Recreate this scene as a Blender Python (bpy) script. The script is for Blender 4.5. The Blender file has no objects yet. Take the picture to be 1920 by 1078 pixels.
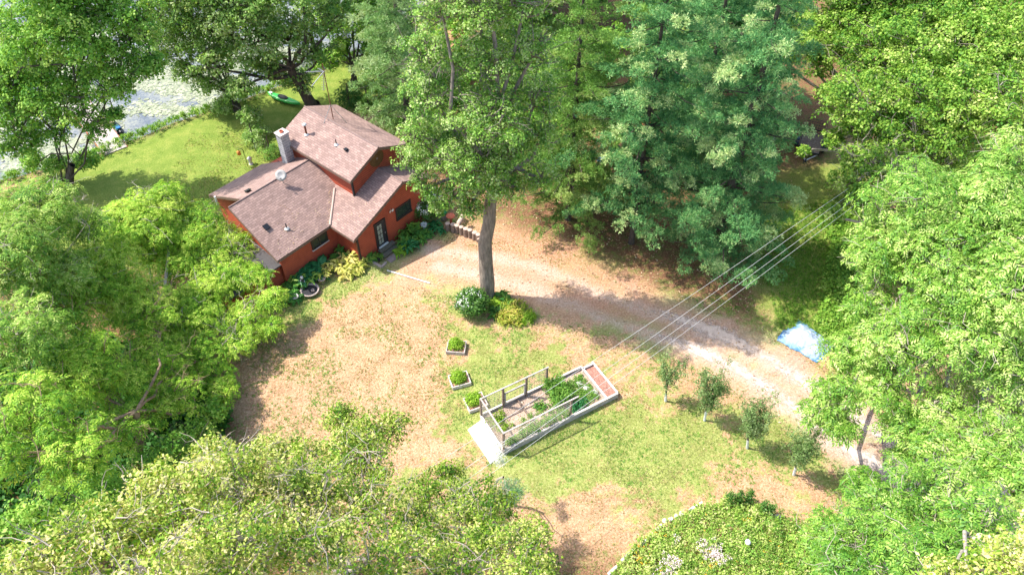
import bpy, math
import numpy as np
R = math.radians
rng = np.random.default_rng(7)
sc = bpy.context.scene
C = sc.collection
# ------------------------------------------------------------------ camera, sky, sun
FPX, CAMH, PITCH = 1440.2, 36.31, 0.8084
cam = bpy.data.cameras.new("camera"); camo = bpy.data.objects.new("camera", cam); C.objects.link(camo)
camo.location = (0, 0, CAMH); camo.rotation_euler = (math.pi/2-PITCH, 0, 0)
cam.sensor_width = 36; cam.lens = FPX/1920*36; cam.clip_end = 3000; cam.clip_start = .3
sc.camera = camo
SUN_AZ, SUN_EL = -80.0, 55.0            # azimuth from +Y towards +X, degrees
w = bpy.data.worlds.new("World"); sc.world = w; w.use_nodes = True
nt = w.node_tree; bg = nt.nodes["Background"]
sky = nt.nodes.new("ShaderNodeTexSky"); sky.sky_type = 'NISHITA'; sky.sun_disc = False
sky.sun_elevation = R(SUN_EL); sky.sun_rotation = R(SUN_AZ); sky.air_density = 1.0; sky.dust_density = 2.0
nt.links.new(sky.outputs[0], bg.inputs[0]); bg.inputs[1].default_value = 0.15
sl = bpy.data.lights.new("sun", 'SUN'); sl.energy = 3.1; sl.angle = R(.5); sl.color = (1, .955, .88)
so = bpy.data.objects.new("sun", sl); C.objects.link(so)
_d = np.array([math.sin(R(SUN_AZ))*math.cos(R(SUN_EL)), math.cos(R(SUN_AZ))*math.cos(R(SUN_EL)), math.sin(R(SUN_EL))])
from mathutils import Vector
so.rotation_euler = Vector(_d).to_track_quat('Z', 'Y').to_euler(); so.location = tuple(_d*60)
sc.view_settings.view_transform = 'Standard'; sc.view_settings.look = 'None'
sc.view_settings.exposure = 1.43; sc.view_settings.gamma = 1
sc.cycles.max_bounces = 6; sc.cycles.diffuse_bounces = 3; sc.cycles.glossy_bounces = 2
sc.cycles.transmission_bounces = 4; sc.cycles.transparent_max_bounces = 6
# ------------------------------------------------------------------ measuring helpers
_c, _s = math.cos(PITCH), math.sin(PITCH)
FW = np.array([0, _c, -_s]); UP = np.array([0, _s, _c]); RT = np.array([1., 0, 0]); CAM = np.array([0, 0, CAMH])
def ray(px, py): return FW*FPX + RT*(px-960) - UP*(py-539)
def un(px, py, z=0.0):
    d = ray(px, py); return CAM + d*(z-CAMH)/d[2]
def uny(px, py, y):
    d = ray(px, py); return CAM + d*y/d[1]
def unpl(px, py, p0, n):
    d = ray(px, py); return CAM + d*np.dot(p0-CAM, n)/np.dot(d, n)
def nrm(v): v = np.asarray(v, float); return v/np.linalg.norm(v)
# ------------------------------------------------------------------ object helpers
ORG = {}
def tag(o, label=None, cat=None, group=None, kind=None):
    if label: o['label'] = label
    if cat: o['category'] = cat
    if group: o['group'] = group
    if kind: o['kind'] = kind
    return o
def thing(name, loc, label, cat, group=None):
    o = bpy.data.objects.new(name, None); C.objects.link(o); o.location = tuple(loc)
    o.empty_display_size = .2; ORG[o.name] = np.array(loc, float)
    return tag(o, label, cat, group)
def link(name, me, m, parent, org):
    if m: me.materials.append(m)
    o = bpy.data.objects.new(name, me); C.objects.link(o)
    if parent is not None:
        o.parent = parent; ORG[o.name] = ORG[parent.name]
    else:
        o.location = tuple(org); ORG[o.name] = np.array(org, float)
    return o
def copytree(src, loc, rz=0, label=None, scale=1.0):
    r = src.copy(); C.objects.link(r); r.location = tuple(loc); r.rotation_euler = (0, 0, rz); r.scale = (scale,)*3
    if label: r['label'] = label
    ORG[r.name] = np.array(loc, float)
    def rec(a, b):
        for ch in list(a.children):
            c = ch.copy(); C.objects.link(c); c.parent = b; rec(ch, c)
    rec(src, r)
    return r
class MB:
    def __init__(s): s.v = []; s.f = []; s.sm = []
    def add(s, V, F, smooth=False):
        o = len(s.v); s.v += [tuple(map(float, p)) for p in V]; s.f += [tuple(i+o for i in f) for f in F]; s.sm += [smooth]*len(F); return s
    def box(s, c, sz, X=(1, 0, 0), Y=(0, 1, 0), Z=None):
        X = nrm(X); Y = nrm(Y); Z = nrm(np.cross(X, Y)) if Z is None else nrm(Z); c = np.asarray(c, float)
        V = [c+X*a*sz[0]/2+Y*b*sz[1]/2+Z*d*sz[2]/2 for a in (-1, 1) for b in (-1, 1) for d in (-1, 1)]
        return s.add(V, [(0, 1, 3, 2), (4, 6, 7, 5), (0, 4, 5, 1), (2, 3, 7, 6), (0, 2, 6, 4), (1, 5, 7, 3)])
    def beam(s, a, b, w, h, up=(0, 0, 1)):
        a = np.asarray(a, float); b = np.asarray(b, float); X = nrm(b-a); Y = nrm(np.cross(up, X)); 
        return s.box((a+b)/2, (np.linalg.norm(b-a), w, h), X, Y)
    def tube(s, P, r, n=8, caps=True):
        P = np.asarray(P, float); k = len(P); r = np.full(k, r) if np.isscalar(r) else np.asarray(r, float)
        T = np.gradient(P, axis=0); V = []
        u = nrm(np.cross(T[0], (0.3, .2, 1) if abs(nrm(T[0])[2]) < .9 else (1, .1, 0)))
        for i in range(k):
            t = nrm(T[i]); u = nrm(u-t*np.dot(u, t)); q = np.cross(t, u)
            for j in range(n):
                a = 2*math.pi*j/n; V.append(P[i]+(u*math.cos(a)+q*math.sin(a))*r[i])
        F = [(i*n+j, i*n+(j+1) % n, (i+1)*n+(j+1) % n, (i+1)*n+j) for i in range(k-1) for j in range(n)]
        s.add(V, F, True)
        if caps: s.add(V[:n], [tuple(range(n))[::-1]]); s.add(V[-n:], [tuple(range(n))])
        return s
    def lathe(s, c, prof, n=20, ax=(0, 0, 1), smooth=True):
        Z = nrm(ax); X = nrm(np.cross(Z, (0.1, 1, .2))); Y = np.cross(Z, X); c = np.asarray(c, float); V = []
        for r, z in prof:
            for j in range(n):
                a = 2*math.pi*j/n; V.append(c+Z*z+(X*math.cos(a)+Y*math.sin(a))*max(r, 1e-4))
        F = [(i*n+j, i*n+(j+1) % n, (i+1)*n+(j+1) % n, (i+1)*n+j) for i in range(len(prof)-1) for j in range(n)]
        return s.add(V, F, smooth)
    def poly(s, P, t):                       # planar polygon with thickness t below it (t vector)
        n = len(P); P = [np.asarray(p, float) for p in P]; t = np.asarray(t, float)
        V = P+[p-t for p in P]
        F = [tuple(range(n)), tuple(range(n, 2*n))[::-1]]+[(i, i+n, (i+1) % n+n, (i+1) % n) for i in range(n)]
        return s.add(V, F)
    def ball(s, c, r, n=10, m=7, rough=0.0, sq=(1, 1, 1)):
        V = []; c = np.asarray(c, float)
        for i in range(m+1):
            th = math.pi*i/m
            for j in range(n):
                a = 2*math.pi*j/n; k = 1+rough*rng.uniform(-1, 1)
                V.append(c+np.array([math.sin(th)*math.cos(a)*sq[0], math.sin(th)*math.sin(a)*sq[1], math.cos(th)*sq[2]])*r*k)
        return s.add(V, [(i*n+j, (i+1)*n+j, (i+1)*n+(j+1) % n, i*n+(j+1) % n) for i in range(m) for j in range(n)], True)
def obj(name, mb, m, parent=None, org=None, uv=None, bevel=0):
    V = np.array(mb.v)
    if parent is not None: org = ORG[parent.name]
    elif org is None:
        org = np.array([(V[:, 0].min()+V[:, 0].max())/2, (V[:, 1].min()+V[:, 1].max())/2, V[:, 2].min()])
    me = bpy.data.meshes.new(name); me.from_pydata([tuple(p) for p in V-org], [], mb.f)
    me.polygons.foreach_set("use_smooth", mb.sm)
    if uv is not None:
        l = me.uv_layers.new(name="UVMap"); k = np.array(V)
        co = np.array([uv(k[lp.vertex_index]) for lp in me.loops]); l.data.foreach_set("uv", co.ravel())
    me.update(); o = link(name, me, m, parent, org)
    if bevel:
        b = o.modifiers.new("bevel", 'BEVEL'); b.width = bevel; b.segments = 2; b.limit_method = 'ANGLE'
    return o
def npmesh(name, V, F, m, parent=None, org=(0, 0, 0), attr=None, smooth=False):
    V = np.asarray(V, np.float32).reshape(-1, 3); F = np.asarray(F, np.int32); q = F.shape[1]
    if parent is not None: org = ORG[parent.name]
    me = bpy.data.meshes.new(name); me.vertices.add(len(V)); me.vertices.foreach_set("co", (V-np.asarray(org, np.float32)).ravel())
    me.loops.add(F.size); me.loops.foreach_set("vertex_index", F.ravel()); me.polygons.add(len(F))
    me.polygons.foreach_set("loop_start", np.arange(0, F.size, q, dtype=np.int32))
    if smooth: me.polygons.foreach_set("use_smooth", np.ones(len(F), bool))
    for k, a in (attr or {}).items():
        if a.ndim == 1: at = me.attributes.new(k, 'FLOAT', 'POINT'); at.data.foreach_set("value", a.astype(np.float32))
        else: at = me.attributes.new(k, 'FLOAT_COLOR', 'POINT'); at.data.foreach_set("color", a.astype(np.float32).ravel())
    me.update(calc_edges=True); return link(name, me, m, parent, org)
# ------------------------------------------------------------------ materials
def newmat(name):
    m = bpy.data.materials.new(name); m.use_nodes = True; t = m.node_tree; return m, t, t.nodes["Principled BSDF"]
def N(t, k, **kw):
    n = t.nodes.new(k)
    for a, b in kw.items():
        if a in n.inputs.keys(): n.inputs[a].default_value = b
        else: setattr(n, a, b)
    return n
def ramp(t, src, stops):
    r = t.nodes.new("ShaderNodeValToRGB"); e = r.color_ramp.elements
    while len(e) < len(stops): e.new(.5)
    for i, (p, c) in enumerate(stops): e[i].position = p; e[i].color = (*c, 1)
    t.links.new(src, r.inputs[0]); return r.outputs[0]
def mixc(t, fac, a, b, mode='MIX'):
    n = t.nodes.new("ShaderNodeMix"); n.data_type = 'RGBA'; n.blend_type = mode
    for i, v in ((0, fac), (6, a), (7, b)):
        if hasattr(v, 'links'): t.links.new(v, n.inputs[i])
        else: n.inputs[i].default_value = v if i == 0 else (*v, 1)
    return n.outputs[2]
def math_(t, op, a, b=0.0, c=0.0):
    n = t.nodes.new("ShaderNodeMath"); n.operation = op
    for i, v in enumerate((a, b, c)):
        if hasattr(v, 'links'): t.links.new(v, n.inputs[i])
        else: n.inputs[i].default_value = v
    return n.outputs[0]
def bump(t, p, h, s=.5, d=.02):
    b = N(t, "ShaderNodeBump", Strength=s, Distance=d); t.links.new(h, b.inputs['Height']); t.links.new(b.outputs[0], p.inputs['Normal'])
def mat(name, c1, c2=None, scale=6, rough=.7, metal=0, bmp=.3, dist=.01, detail=6, stretch=None, spec=.4):
    m, t, p = newmat(name); c2 = c2 or tuple(x*.7 for x in c1)
    tc = N(t, "ShaderNodeTexCoord"); src = tc.outputs['Object']
    if stretch:
        mp = N(t, "ShaderNodeMapping"); mp.inputs['Scale'].default_value = stretch; t.links.new(src, mp.inputs[0]); src = mp.outputs[0]
    n = N(t, "ShaderNodeTexNoise", Scale=scale, Detail=detail, Roughness=.65); t.links.new(src, n.inputs['Vector'])
    t.links.new(ramp(t, n.outputs[0], [(.3, c2), (.7, c1)]), p.inputs['Base Color'])
    p.inputs['Roughness'].default_value = rough; p.inputs['Metallic'].default_value = metal; p.inputs['Specular IOR Level'].default_value = spec
    if bmp: bump(t, p, n.outputs[0], bmp, dist)
    return m
def leafmat(name, cols, trans=.35, rough=.5, spec=.35, tcol=None):
    """leaf material: colour by a per-leaf random value, part of the light passing through the leaf"""
    m, t, p = newmat(name); a = N(t, "ShaderNodeAttribute", attribute_name="v")
    col = ramp(t, a.outputs['Fac'], [(i/(len(cols)-1), c) for i, c in enumerate(cols)])
    t.links.new(col, p.inputs['Base Color']); p.inputs['Roughness'].default_value = rough+.05; p.inputs['Specular IOR Level'].default_value = spec*.55
    tr = N(t, "ShaderNodeBsdfTranslucent"); tc = mixc(t, 1.0, col, tcol or (1.35, 1.25, .6), 'MULTIPLY'); t.links.new(tc, tr.inputs[0])
    mx = N(t, "ShaderNodeMixShader"); mx.inputs[0].default_value = trans
    t.links.new(p.outputs[0], mx.inputs[1]); t.links.new(tr.outputs[0], mx.inputs[2])
    t.links.new(mx.outputs[0], t.nodes["Material Output"].inputs[0]); return m
M = {}
M['ash'] = leafmat('ash_leaf', [(.05, .17, .012), (.14, .32, .022), (.29, .48, .04), (.52, .63, .11)], .30)
M['paleash'] = leafmat('pale_ash_leaf', [(.045, .155, .015), (.12, .28, .03), (.25, .42, .06), (.52, .63, .20)], .27, .38, .5)
M['lime'] = leafmat('yellow_green_leaf', [(.055, .17, .02), (.14, .30, .035), (.28, .44, .06), (.54, .63, .20)], .32)
M['elm'] = leafmat('elm_leaf', [(.045, .13, .012), (.13, .27, .02), (.29, .41, .05), (.55, .57, .17), (.72, .62, .34)], .3, .45)
M['oak'] = leafmat('oak_leaf', [(.04, .13, .015), (.11, .26, .03), (.24, .41, .06), (.52, .62, .26)], .3, .42, .5)
M['maple'] = leafmat('maple_leaf', [(.06, .19, .025), (.15, .34, .04), (.28, .48, .07), (.48, .62, .16)], .35)
M['silver'] = leafmat('silver_maple_leaf', [(.08, .20, .04), (.18, .34, .06), (.33, .48, .13), (.54, .60, .34)], .33, .45)
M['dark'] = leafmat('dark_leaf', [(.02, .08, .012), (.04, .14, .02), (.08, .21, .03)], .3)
M['pine'] = leafmat('pine_needle', [(.04, .15, .055), (.10, .28, .095), (.20, .41, .13), (.58, .68, .30)], .18, .55, .3, (1.1, 1.2, .8))
M['ypine'] = leafmat('yellow_pine_needle', [(.07, .19, .04), (.13, .28, .05), (.22, .38, .08), (.36, .46, .14)], .2, .55, .3)
M['gpine'] = leafmat('pale_pine_needle', [(.10, .24, .07), (.18, .34, .10), (.30, .44, .17), (.42, .52, .26)], .2, .55, .3)
M['willow'] = leafmat('silver_leaf', [(.45, .5, .45), (.62, .66, .6), (.75, .78, .72)], .2, .5)
M['blue'] = leafmat('bluish_leaf', [(.08, .19, .07), (.15, .30, .13), (.28, .42, .24)], .25, .5)
M['apple'] = leafmat('apple_leaf', [(.05, .12, .025), (.10, .19, .045), (.20, .30, .10), (.32, .40, .20)], .25, .45, .5)
M['hosta'] = leafmat('hosta_leaf', [(.04, .15, .03), (.10, .27, .04), (.30, .42, .06)], .25, .4)
M['gold'] = leafmat('gold_hosta_leaf', [(.16, .26, .03), (.42, .45, .07), (.64, .60, .16), (.60, .50, .20)], .3, .45)
M['deep'] = leafmat('deep_hosta_leaf', [(.015, .10, .03), (.03, .17, .05), (.07, .25, .08)], .2, .35)
M['lily'] = leafmat('daylily_leaf', [(.10, .22, .02), (.30, .40, .04), (.52, .50, .10), (.58, .42, .14)], .3, .5)
M['bush'] = leafmat('bush_leaf', [(.03, .11, .02), (.08, .2, .03), (.2, .33, .08)], .28, .4, .5)
M['veg'] = leafmat('vegetable_leaf', [(.06, .17, .03), (.14, .30, .04), (.28, .44, .08)], .3)
M['bright'] = leafmat('bright_bush_leaf', [(.12, .27, .02), (.24, .42, .03), (.40, .55, .07)], .35)
M['weed'] = leafmat('weed_leaf', [(.06, .17, .02), (.13, .30, .03), (.25, .42, .05), (.38, .48, .12)], .3)
M['meadow'] = leafmat('meadow_leaf', [(.07, .18, .02), (.16, .32, .035), (.30, .44, .07), (.46, .54, .16), (.56, .54, .24)], .3)
M['white_petal'] = leafmat('white_petal', [(.75, .75, .68), (.85, .85, .8)], .2)
M['pink_petal'] = leafmat('pale_pink_petal', [(.62, .48, .50), (.75, .66, .66)], .2)
M['orange_petal'] = leafmat('orange_petal', [(.75, .22, .02), (.80, .45, .02), (.82, .62, .05)], .2)
M['pad'] = leafmat('lily_pad', [(.15, .18, .10), (.26, .28, .18), (.40, .41, .28)], 0.0, .4, .5)
M['bark'] = mat('grey_bark', (.34, .28, .23), (.10, .08, .065), 7, .9, bmp=.9, dist=.06, stretch=(1, 1, .25))
M['darkbark'] = mat('dark_bark', (.12, .095, .075), (.04, .03, .025), 8, .9, bmp=.8, dist=.05, stretch=(1, 1, .25))
M['palebark'] = mat('pale_twig_bark', (.52, .46, .38), (.22, .17, .13), 7, .85, bmp=.6, dist=.03, stretch=(1, 1, .4))
M['brownbark'] = mat('brown_bark', (.36, .25, .15), (.15, .10, .06), 6, .9, bmp=.8, dist=.04, stretch=(1, 1, .3))
M['whitepaint'] = mat('white_paint', (.70, .70, .68), (.58, .58, .56), 5, .5, bmp=.05)
M['blacktrim'] = mat('black_trim', (.03, .028, .028), (.02, .018, .018), 5, .5, bmp=.1)
M['metal'] = mat('grey_metal', (.5, .5, .5), (.38, .38, .38), 9, .35, .8, bmp=.05)
M['rust'] = mat('rusty_pipe', (.25, .09, .05), (.14, .05, .03), 20, .7, .2)
M['steel'] = mat('black_steel', (.02, .022, .027), (.012, .013, .016), 10, .4, .3, bmp=.1)
M['rubber'] = mat('rubber', (.02, .02, .02), (.03, .03, .03), 20, .8)
M['greywood'] = mat('weathered_wood', (.55, .49, .45), (.28, .24, .21), 5, .85, bmp=.5, dist=.01, stretch=(1, 1, 1))
M['palewood'] = mat('pale_weathered_wood', (.72, .65, .60), (.48, .41, .37), 6, .8, bmp=.4)
M['brownwood'] = mat('brown_wood', (.30, .22, .17), (.13, .09, .07), 8, .8, bmp=.4)
M['deckwood'] = mat('grey_step_wood', (.20, .18, .13), (.09, .08, .06), 8, .85, bmp=.4)
M['logend'] = mat('cut_wood', (.60, .45, .36), (.40, .28, .21), 18, .85, bmp=.3)
M['concrete'] = mat('concrete', (.5, .48, .45), (.36, .34, .32), 9, .85, bmp=.4)
M['mulch'] = mat('reddish_mulch', (.52, .27, .20), (.14, .06, .045), 14, .95, bmp=1, dist=.03)
M['soil'] = mat('straw_mulch', (.55, .42, .33), (.28, .18, .13), 16, .95, bmp=1, dist=.03)
M['kayak'] = mat('green_plastic', (.04, .46, .07), (.03, .38, .05), 3, .3, bmp=0, spec=.5)
M['stone'] = mat('pale_stone', (.72, .68, .66), (.5, .46, .44), 7, .8, bmp=.4)
M['darkstone'] = mat('dark_pot', (.035, .035, .04), (.02, .02, .022), 7, .4, bmp=.1)
M['claypot'] = mat('pale_clay_pot', (.46, .37, .33), (.33, .26, .23), 7, .8, bmp=.2)
M['redclay'] = mat('red_clay', (.62, .16, .08), (.5, .12, .06), 7, .6, bmp=.1)
M['greenglass'] = mat('green_glaze', (.01, .28, .10), (.008, .22, .07), 4, .2, bmp=0)
M['bluepaint'] = mat('blue_plastic', (.02, .16, .5), (.015, .12, .4), 4, .35, bmp=0)
M['orange'] = mat('orange_plastic', (.7, .25, .05), (.6, .2, .04), 4, .5, bmp=0)
def glassmat():
    m, t, p = newmat('window_glass'); p.inputs['Base Color'].default_value = (.03, .04, .035, 1); p.inputs['Roughness'].default_value = .04
    p.inputs['Specular IOR Level'].default_value = .9; return m
M['glass'] = glassmat()
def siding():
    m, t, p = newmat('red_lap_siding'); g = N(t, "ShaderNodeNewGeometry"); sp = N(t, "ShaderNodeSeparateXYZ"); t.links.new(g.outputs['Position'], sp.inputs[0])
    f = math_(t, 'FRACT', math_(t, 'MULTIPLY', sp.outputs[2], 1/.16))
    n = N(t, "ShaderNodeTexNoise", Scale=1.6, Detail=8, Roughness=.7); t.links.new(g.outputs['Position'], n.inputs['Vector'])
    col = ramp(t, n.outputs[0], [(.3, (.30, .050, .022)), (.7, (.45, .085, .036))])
    gap = math_(t, 'LESS_THAN', f, .17); col = mixc(t, gap, col, (.12, .018, .012))  # shadow line at each lap board edge, painted into the siding colour
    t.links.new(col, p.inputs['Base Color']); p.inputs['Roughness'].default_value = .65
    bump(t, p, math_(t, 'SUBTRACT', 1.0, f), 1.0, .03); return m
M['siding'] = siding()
def shingle():
    m, t, p = newmat('asphalt_shingle'); uv = N(t, "ShaderNodeUVMap")
    b = N(t, "ShaderNodeTexBrick", Scale=1.0); b.inputs['Brick Width'].default_value = .34; b.inputs['Row Height'].default_value = .15
    b.inputs['Mortar Size'].default_value = .012; b.inputs['Color1'].default_value = (.35, .245, .215, 1); b.inputs['Color2'].default_value = (.235, .16, .14, 1)
    b.inputs['Mortar'].default_value = (.15, .10, .09, 1); b.inputs['Bias'].default_value = 0.1
    t.links.new(uv.outputs[0], b.inputs[0])
    n = N(t, "ShaderNodeTexNoise", Scale=.8, Detail=10, Roughness=.75); t.links.new(uv.outputs[0], n.inputs['Vector'])
    n2 = N(t, "ShaderNodeTexNoise", Scale=45, Detail=3); t.links.new(uv.outputs[0], n2.inputs['Vector'])
    c = mixc(t, 1.0, b.outputs[0], ramp(t, n.outputs[0], [(.3, (.70, .68, .68)), (.7, (1.2, 1.15, 1.1))]), 'MULTIPLY')
    c = mixc(t, 1.0, c, ramp(t, n2.outputs[0], [(.35, (.8, .8, .8)), (.65, (1.25, 1.22, 1.2))]), 'MULTIPLY')
    t.links.new(c, p.inputs['Base Color']); p.inputs['Roughness'].default_value = .9
    bump(t, p, b.outputs[1], -.6, .02); return m
M['shingle'] = shingle()
def block():
    m, t, p = newmat('grey_block'); g = N(t, "ShaderNodeTexCoord"); b = N(t, "ShaderNodeTexBrick", Scale=1.0)
    mp = N(t, "ShaderNodeMapping"); mp.inputs['Rotation'].default_value = (R(90), 0, 0); t.links.new(g.outputs['Object'], mp.inputs[0]); t.links.new(mp.outputs[0], b.inputs[0])
    b.inputs['Brick Width'].default_value = .4; b.inputs['Row Height'].default_value = .2; b.inputs['Mortar Size'].default_value = .015
    b.inputs['Color1'].default_value = (.30, .30, .31, 1); b.inputs['Color2'].default_value = (.22, .22, .23, 1); b.inputs['Mortar'].default_value = (.5, .49, .48, 1)
    t.links.new(b.outputs[0], p.inputs['Base Color']); p.inputs['Roughness'].default_value = .85; return m
M['block'] = block()
# ------------------------------------------------------------------ ground
def vnoise(x, y, s, seed=0, oct=4):
    r = np.random.default_rng(seed+11); T = r.random((256, 256)); out = 0; a = 1; tot = 0
    for o in range(oct):
        X = x/s*(2**o)+o*17.3; Y = y/s*(2**o)+o*9.1; xi = np.floor(X).astype(int); yi = np.floor(Y).astype(int)
        fx = X-xi; fy = Y-yi; fx = fx*fx*(3-2*fx); fy = fy*fy*(3-2*fy)
        g = lambda i, j: T[(xi+i) % 256, (yi+j) % 256]
        out = out+a*((g(0, 0)*(1-fx)+g(1, 0)*fx)*(1-fy)+(g(0, 1)*(1-fx)+g(1, 1)*fx)*fy); tot += a; a *= .55
    return out/tot
def seg_dist(x, y, P):
    d = np.full(x.shape, 1e9)
    for (ax, ay), (bx, by) in zip(P[:-1], P[1:]):
        vx, vy = bx-ax, by-ay; t = np.clip(((x-ax)*vx+(y-ay)*vy)/(vx*vx+vy*vy), 0, 1)
        d = np.minimum(d, np.hypot(x-ax-t*vx, y-ay-t*vy))
    return d
def inside(x, y, P):
    r = np.zeros(x.shape, bool); n = len(P)
    for i in range(n):
        (ax, ay), (bx, by) = P[i], P[(i+1) % n]
        c = ((ay > y) != (by > y)) & (x < (bx-ax)*(y-ay)/((by-ay) or 1e-9)+ax); r ^= c
    return r
def gp(*pts): return [tuple(un(a, b)[:2]) for a, b in pts]
sstep = lambda a, b, x: (lambda t: t*t*(3-2*t))(np.clip((x-a)/(b-a), 0, 1))
SHORE = gp((-60, 350), (60, 322), (165, 296), (240, 262), (330, 226), (440, 192), (520, 160), (600, 128), (690, 95), (760, 50))
e0 = np.array(SHORE[-1]); e1 = np.array(SHORE[0])
LAKE = [tuple(e1+[-300, -60])]+SHORE+[tuple(e0+[40, 120]), (300, 900), (-900, 900), (-900, 0)]
def lake_in(x, y):                                   # signed distance, positive in the lake
    d = seg_dist(x, y, [tuple(e1+[-300, -60])]+SHORE+[tuple(e0+[40, 120]), (300, 900)]); return np.where(inside(x, y, LAKE), d, -d)
ax = np.concatenate([np.linspace(-700, -75, 26)[:-1], np.linspace(-75, 62, 420), np.linspace(62, 700, 26)[1:]])
ay = np.concatenate([np.linspace(-300, 6, 16)[:-1], np.linspace(6, 96, 300), np.linspace(96, 900, 30)[1:]])
GX, GY = np.meshgrid(ax, ay); gx = GX.ravel(); gy = GY.ravel()
ld = lake_in(gx, gy)+(vnoise(gx, gy, 2.5, 3)-.5)*1.2
gz = -1.5*sstep(-.5, 2.2, ld)+(vnoise(gx, gy, 7, 5)-.5)*.10*(np.abs(gx) < 80)
DRV = gp((735, 500), (800, 492), (880, 512), (960, 528), (1060, 556), (1180, 590), (1300, 628), (1400, 672), (1490, 730), (1570, 795), (1680, 870), (1800, 925), (2100, 1000))
TRK1 = gp((800, 470), (900, 480), (1000, 500), (1100, 540), (1200, 580), (1300, 612), (1390, 650), (1470, 690), (1560, 745), (1660, 815), (1800, 890), (2100, 960))
TRK2 = gp((820, 500), (900, 515), (1000, 545), (1090, 580), (1200, 622), (1320, 660), (1400, 705), (1480, 765), (1560, 828), (1650, 890), (1760, 945), (2100, 1040))
dd = seg_dist(gx, gy, DRV); n1 = vnoise(gx, gy, 3.0, 21); n2 = vnoise(gx, gy, .9, 22); n3 = vnoise(gx, gy, 9, 23)
half = np.interp(gx, [-9, -5, 0, 10, 20], [1.6, 2.6, 2.7, 2.2, 2.2])
dirt = 1-sstep(-.5, .75, dd-half+(n2-.5)*1.6+(n1-.5)*1.5)
GRAVA = gp((730, 500), (880, 432), (960, 440), (1080, 480), (1180, 520), (1280, 560), (1420, 630), (1520, 660), (1520, 700), (1300, 640), (1000, 560), (860, 520))
red = np.where(inside(gx, gy, GRAVA), 1, 0)
rd = seg_dist(gx, gy, GRAVA+GRAVA[:1]); red = 1.15*sstep(-.9, .9, np.where(red > 0, rd, -rd)+(n1-.5)*2.2+(n2-.5))
trk = np.maximum(1-sstep(.15, .75, seg_dist(gx, gy, TRK1)+(n2-.5)*.7), 1-sstep(.15, .8, seg_dist(gx, gy, TRK2)+(n2-.5)*.7))
dirt = dirt*(.12+.55*trk+.3*sstep(6, 12, gx))
dirt = np.clip(dirt*(.72+.56*n1), 0, 1)
PINEA = gp((800, 372), (880, 400), (960, 430), (1060, 440), (1150, 500), (1280, 580), (1420, 590), (1450, 400), (1560, 300), (1640, 100), (1500, -40), (1000, -40), (800, 250))
pin = np.where(inside(gx, gy, PINEA), 1, -1)*seg_dist(gx, gy, PINEA+PINEA[:1]); needles = sstep(-1.2, 1.6, pin+(n1-.5)*3)
LAWNG = gp((0, 420), (140, 300), (440, 190), (600, 110), (760, 60), (760, 160), (650, 210), (520, 300), (400, 370), (300, 500), (150, 520))
lg = np.where(inside(gx, gy, LAWNG), 1, -1)*seg_dist(gx, gy, LAWNG+LAWNG[:1]); lush = sstep(-1.5, 1.0, lg)
GRN = gp((1440, 430), (1440, 330), (1600, 290), (1640, 420), (1640, 640), (1560, 640), (1460, 610), (1440, 560), (1400, 480))
gg = np.where(inside(gx, gy, GRN), 1, -1)*seg_dist(gx, gy, GRN+GRN[:1]); lush = np.maximum(lush, .95*sstep(-1.4, .8, gg+(n1-.5)*2))
def spot(px, py, rx, a=1.0):
    c = un(px, py); return a*np.exp(-(((gx-c[0])**2+(gy-c[1])**2)/rx**2))
green = .10+.75*sstep(.38, .62, .6*vnoise(gx, gy, 4.5, 31)+.4*n2)
for s in ((870, 700, 1.6), (900, 760, 2.2), (870, 640, 1.2, .5), (1000, 840, 3.0), (1130, 790, 3), (1250, 900, 3.5), (1230, 700, 2.6), (1290, 800, 2.6), (1200, 980, 3, .9), (1080, 640, 2.5, .7), (960, 660, 2, .4),
          (640, 540, 1.8), (560, 590, 2.2, 1.2), (760, 480, 1.2, .9), (1060, 900, 2), (1480, 850, 2.0, .7), (1400, 780, 1.8), (700, 520, 1.4, .6), (880, 590, 1.5, .8)):
    green = green+spot(*s)*.42
for s in ((600, 700, 5, 1.3), (700, 620, 4, 1.0), (1440, 960, 3, .8), (1350, 900, 2.5, .8), (1100, 960, 2.2, .8), (760, 720, 3, .8), (480, 700, 3, 1.3)):
    green = green-spot(*s)*.5
green = np.clip(green, 0, 1)
forest = np.clip(sstep(-24.5, -27, gx+(n1-.5)*3-np.interp(gy, [15, 24, 30, 44], [13, 10, 3, 0]))*sstep(46, 43, gy)+sstep(76, 84, gy)+sstep(27, 31, gx)*.9*sstep(30, 40, gy)+sstep(18, 15, gy)*sstep(8, 3, gx)+sstep(40, 44, gx), 0, 1)
needles = np.clip(np.maximum(needles, forest), 0, 1); green = np.clip(green, 0, 1)
A1 = np.stack([green, lush, needles*(1-sstep(-2, -1, ld)), dirt], 1); A2 = np.stack([red*.9, sstep(-1.2, .2, ld), n1, n1], 1)
nx, ny = len(ax), len(ay); idx = np.arange(nx*ny).reshape(ny, nx)
GF = np.stack([idx[:-1, :-1], idx[:-1, 1:], idx[1:, 1:], idx[1:, :-1]], -1).reshape(-1, 4)
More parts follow.
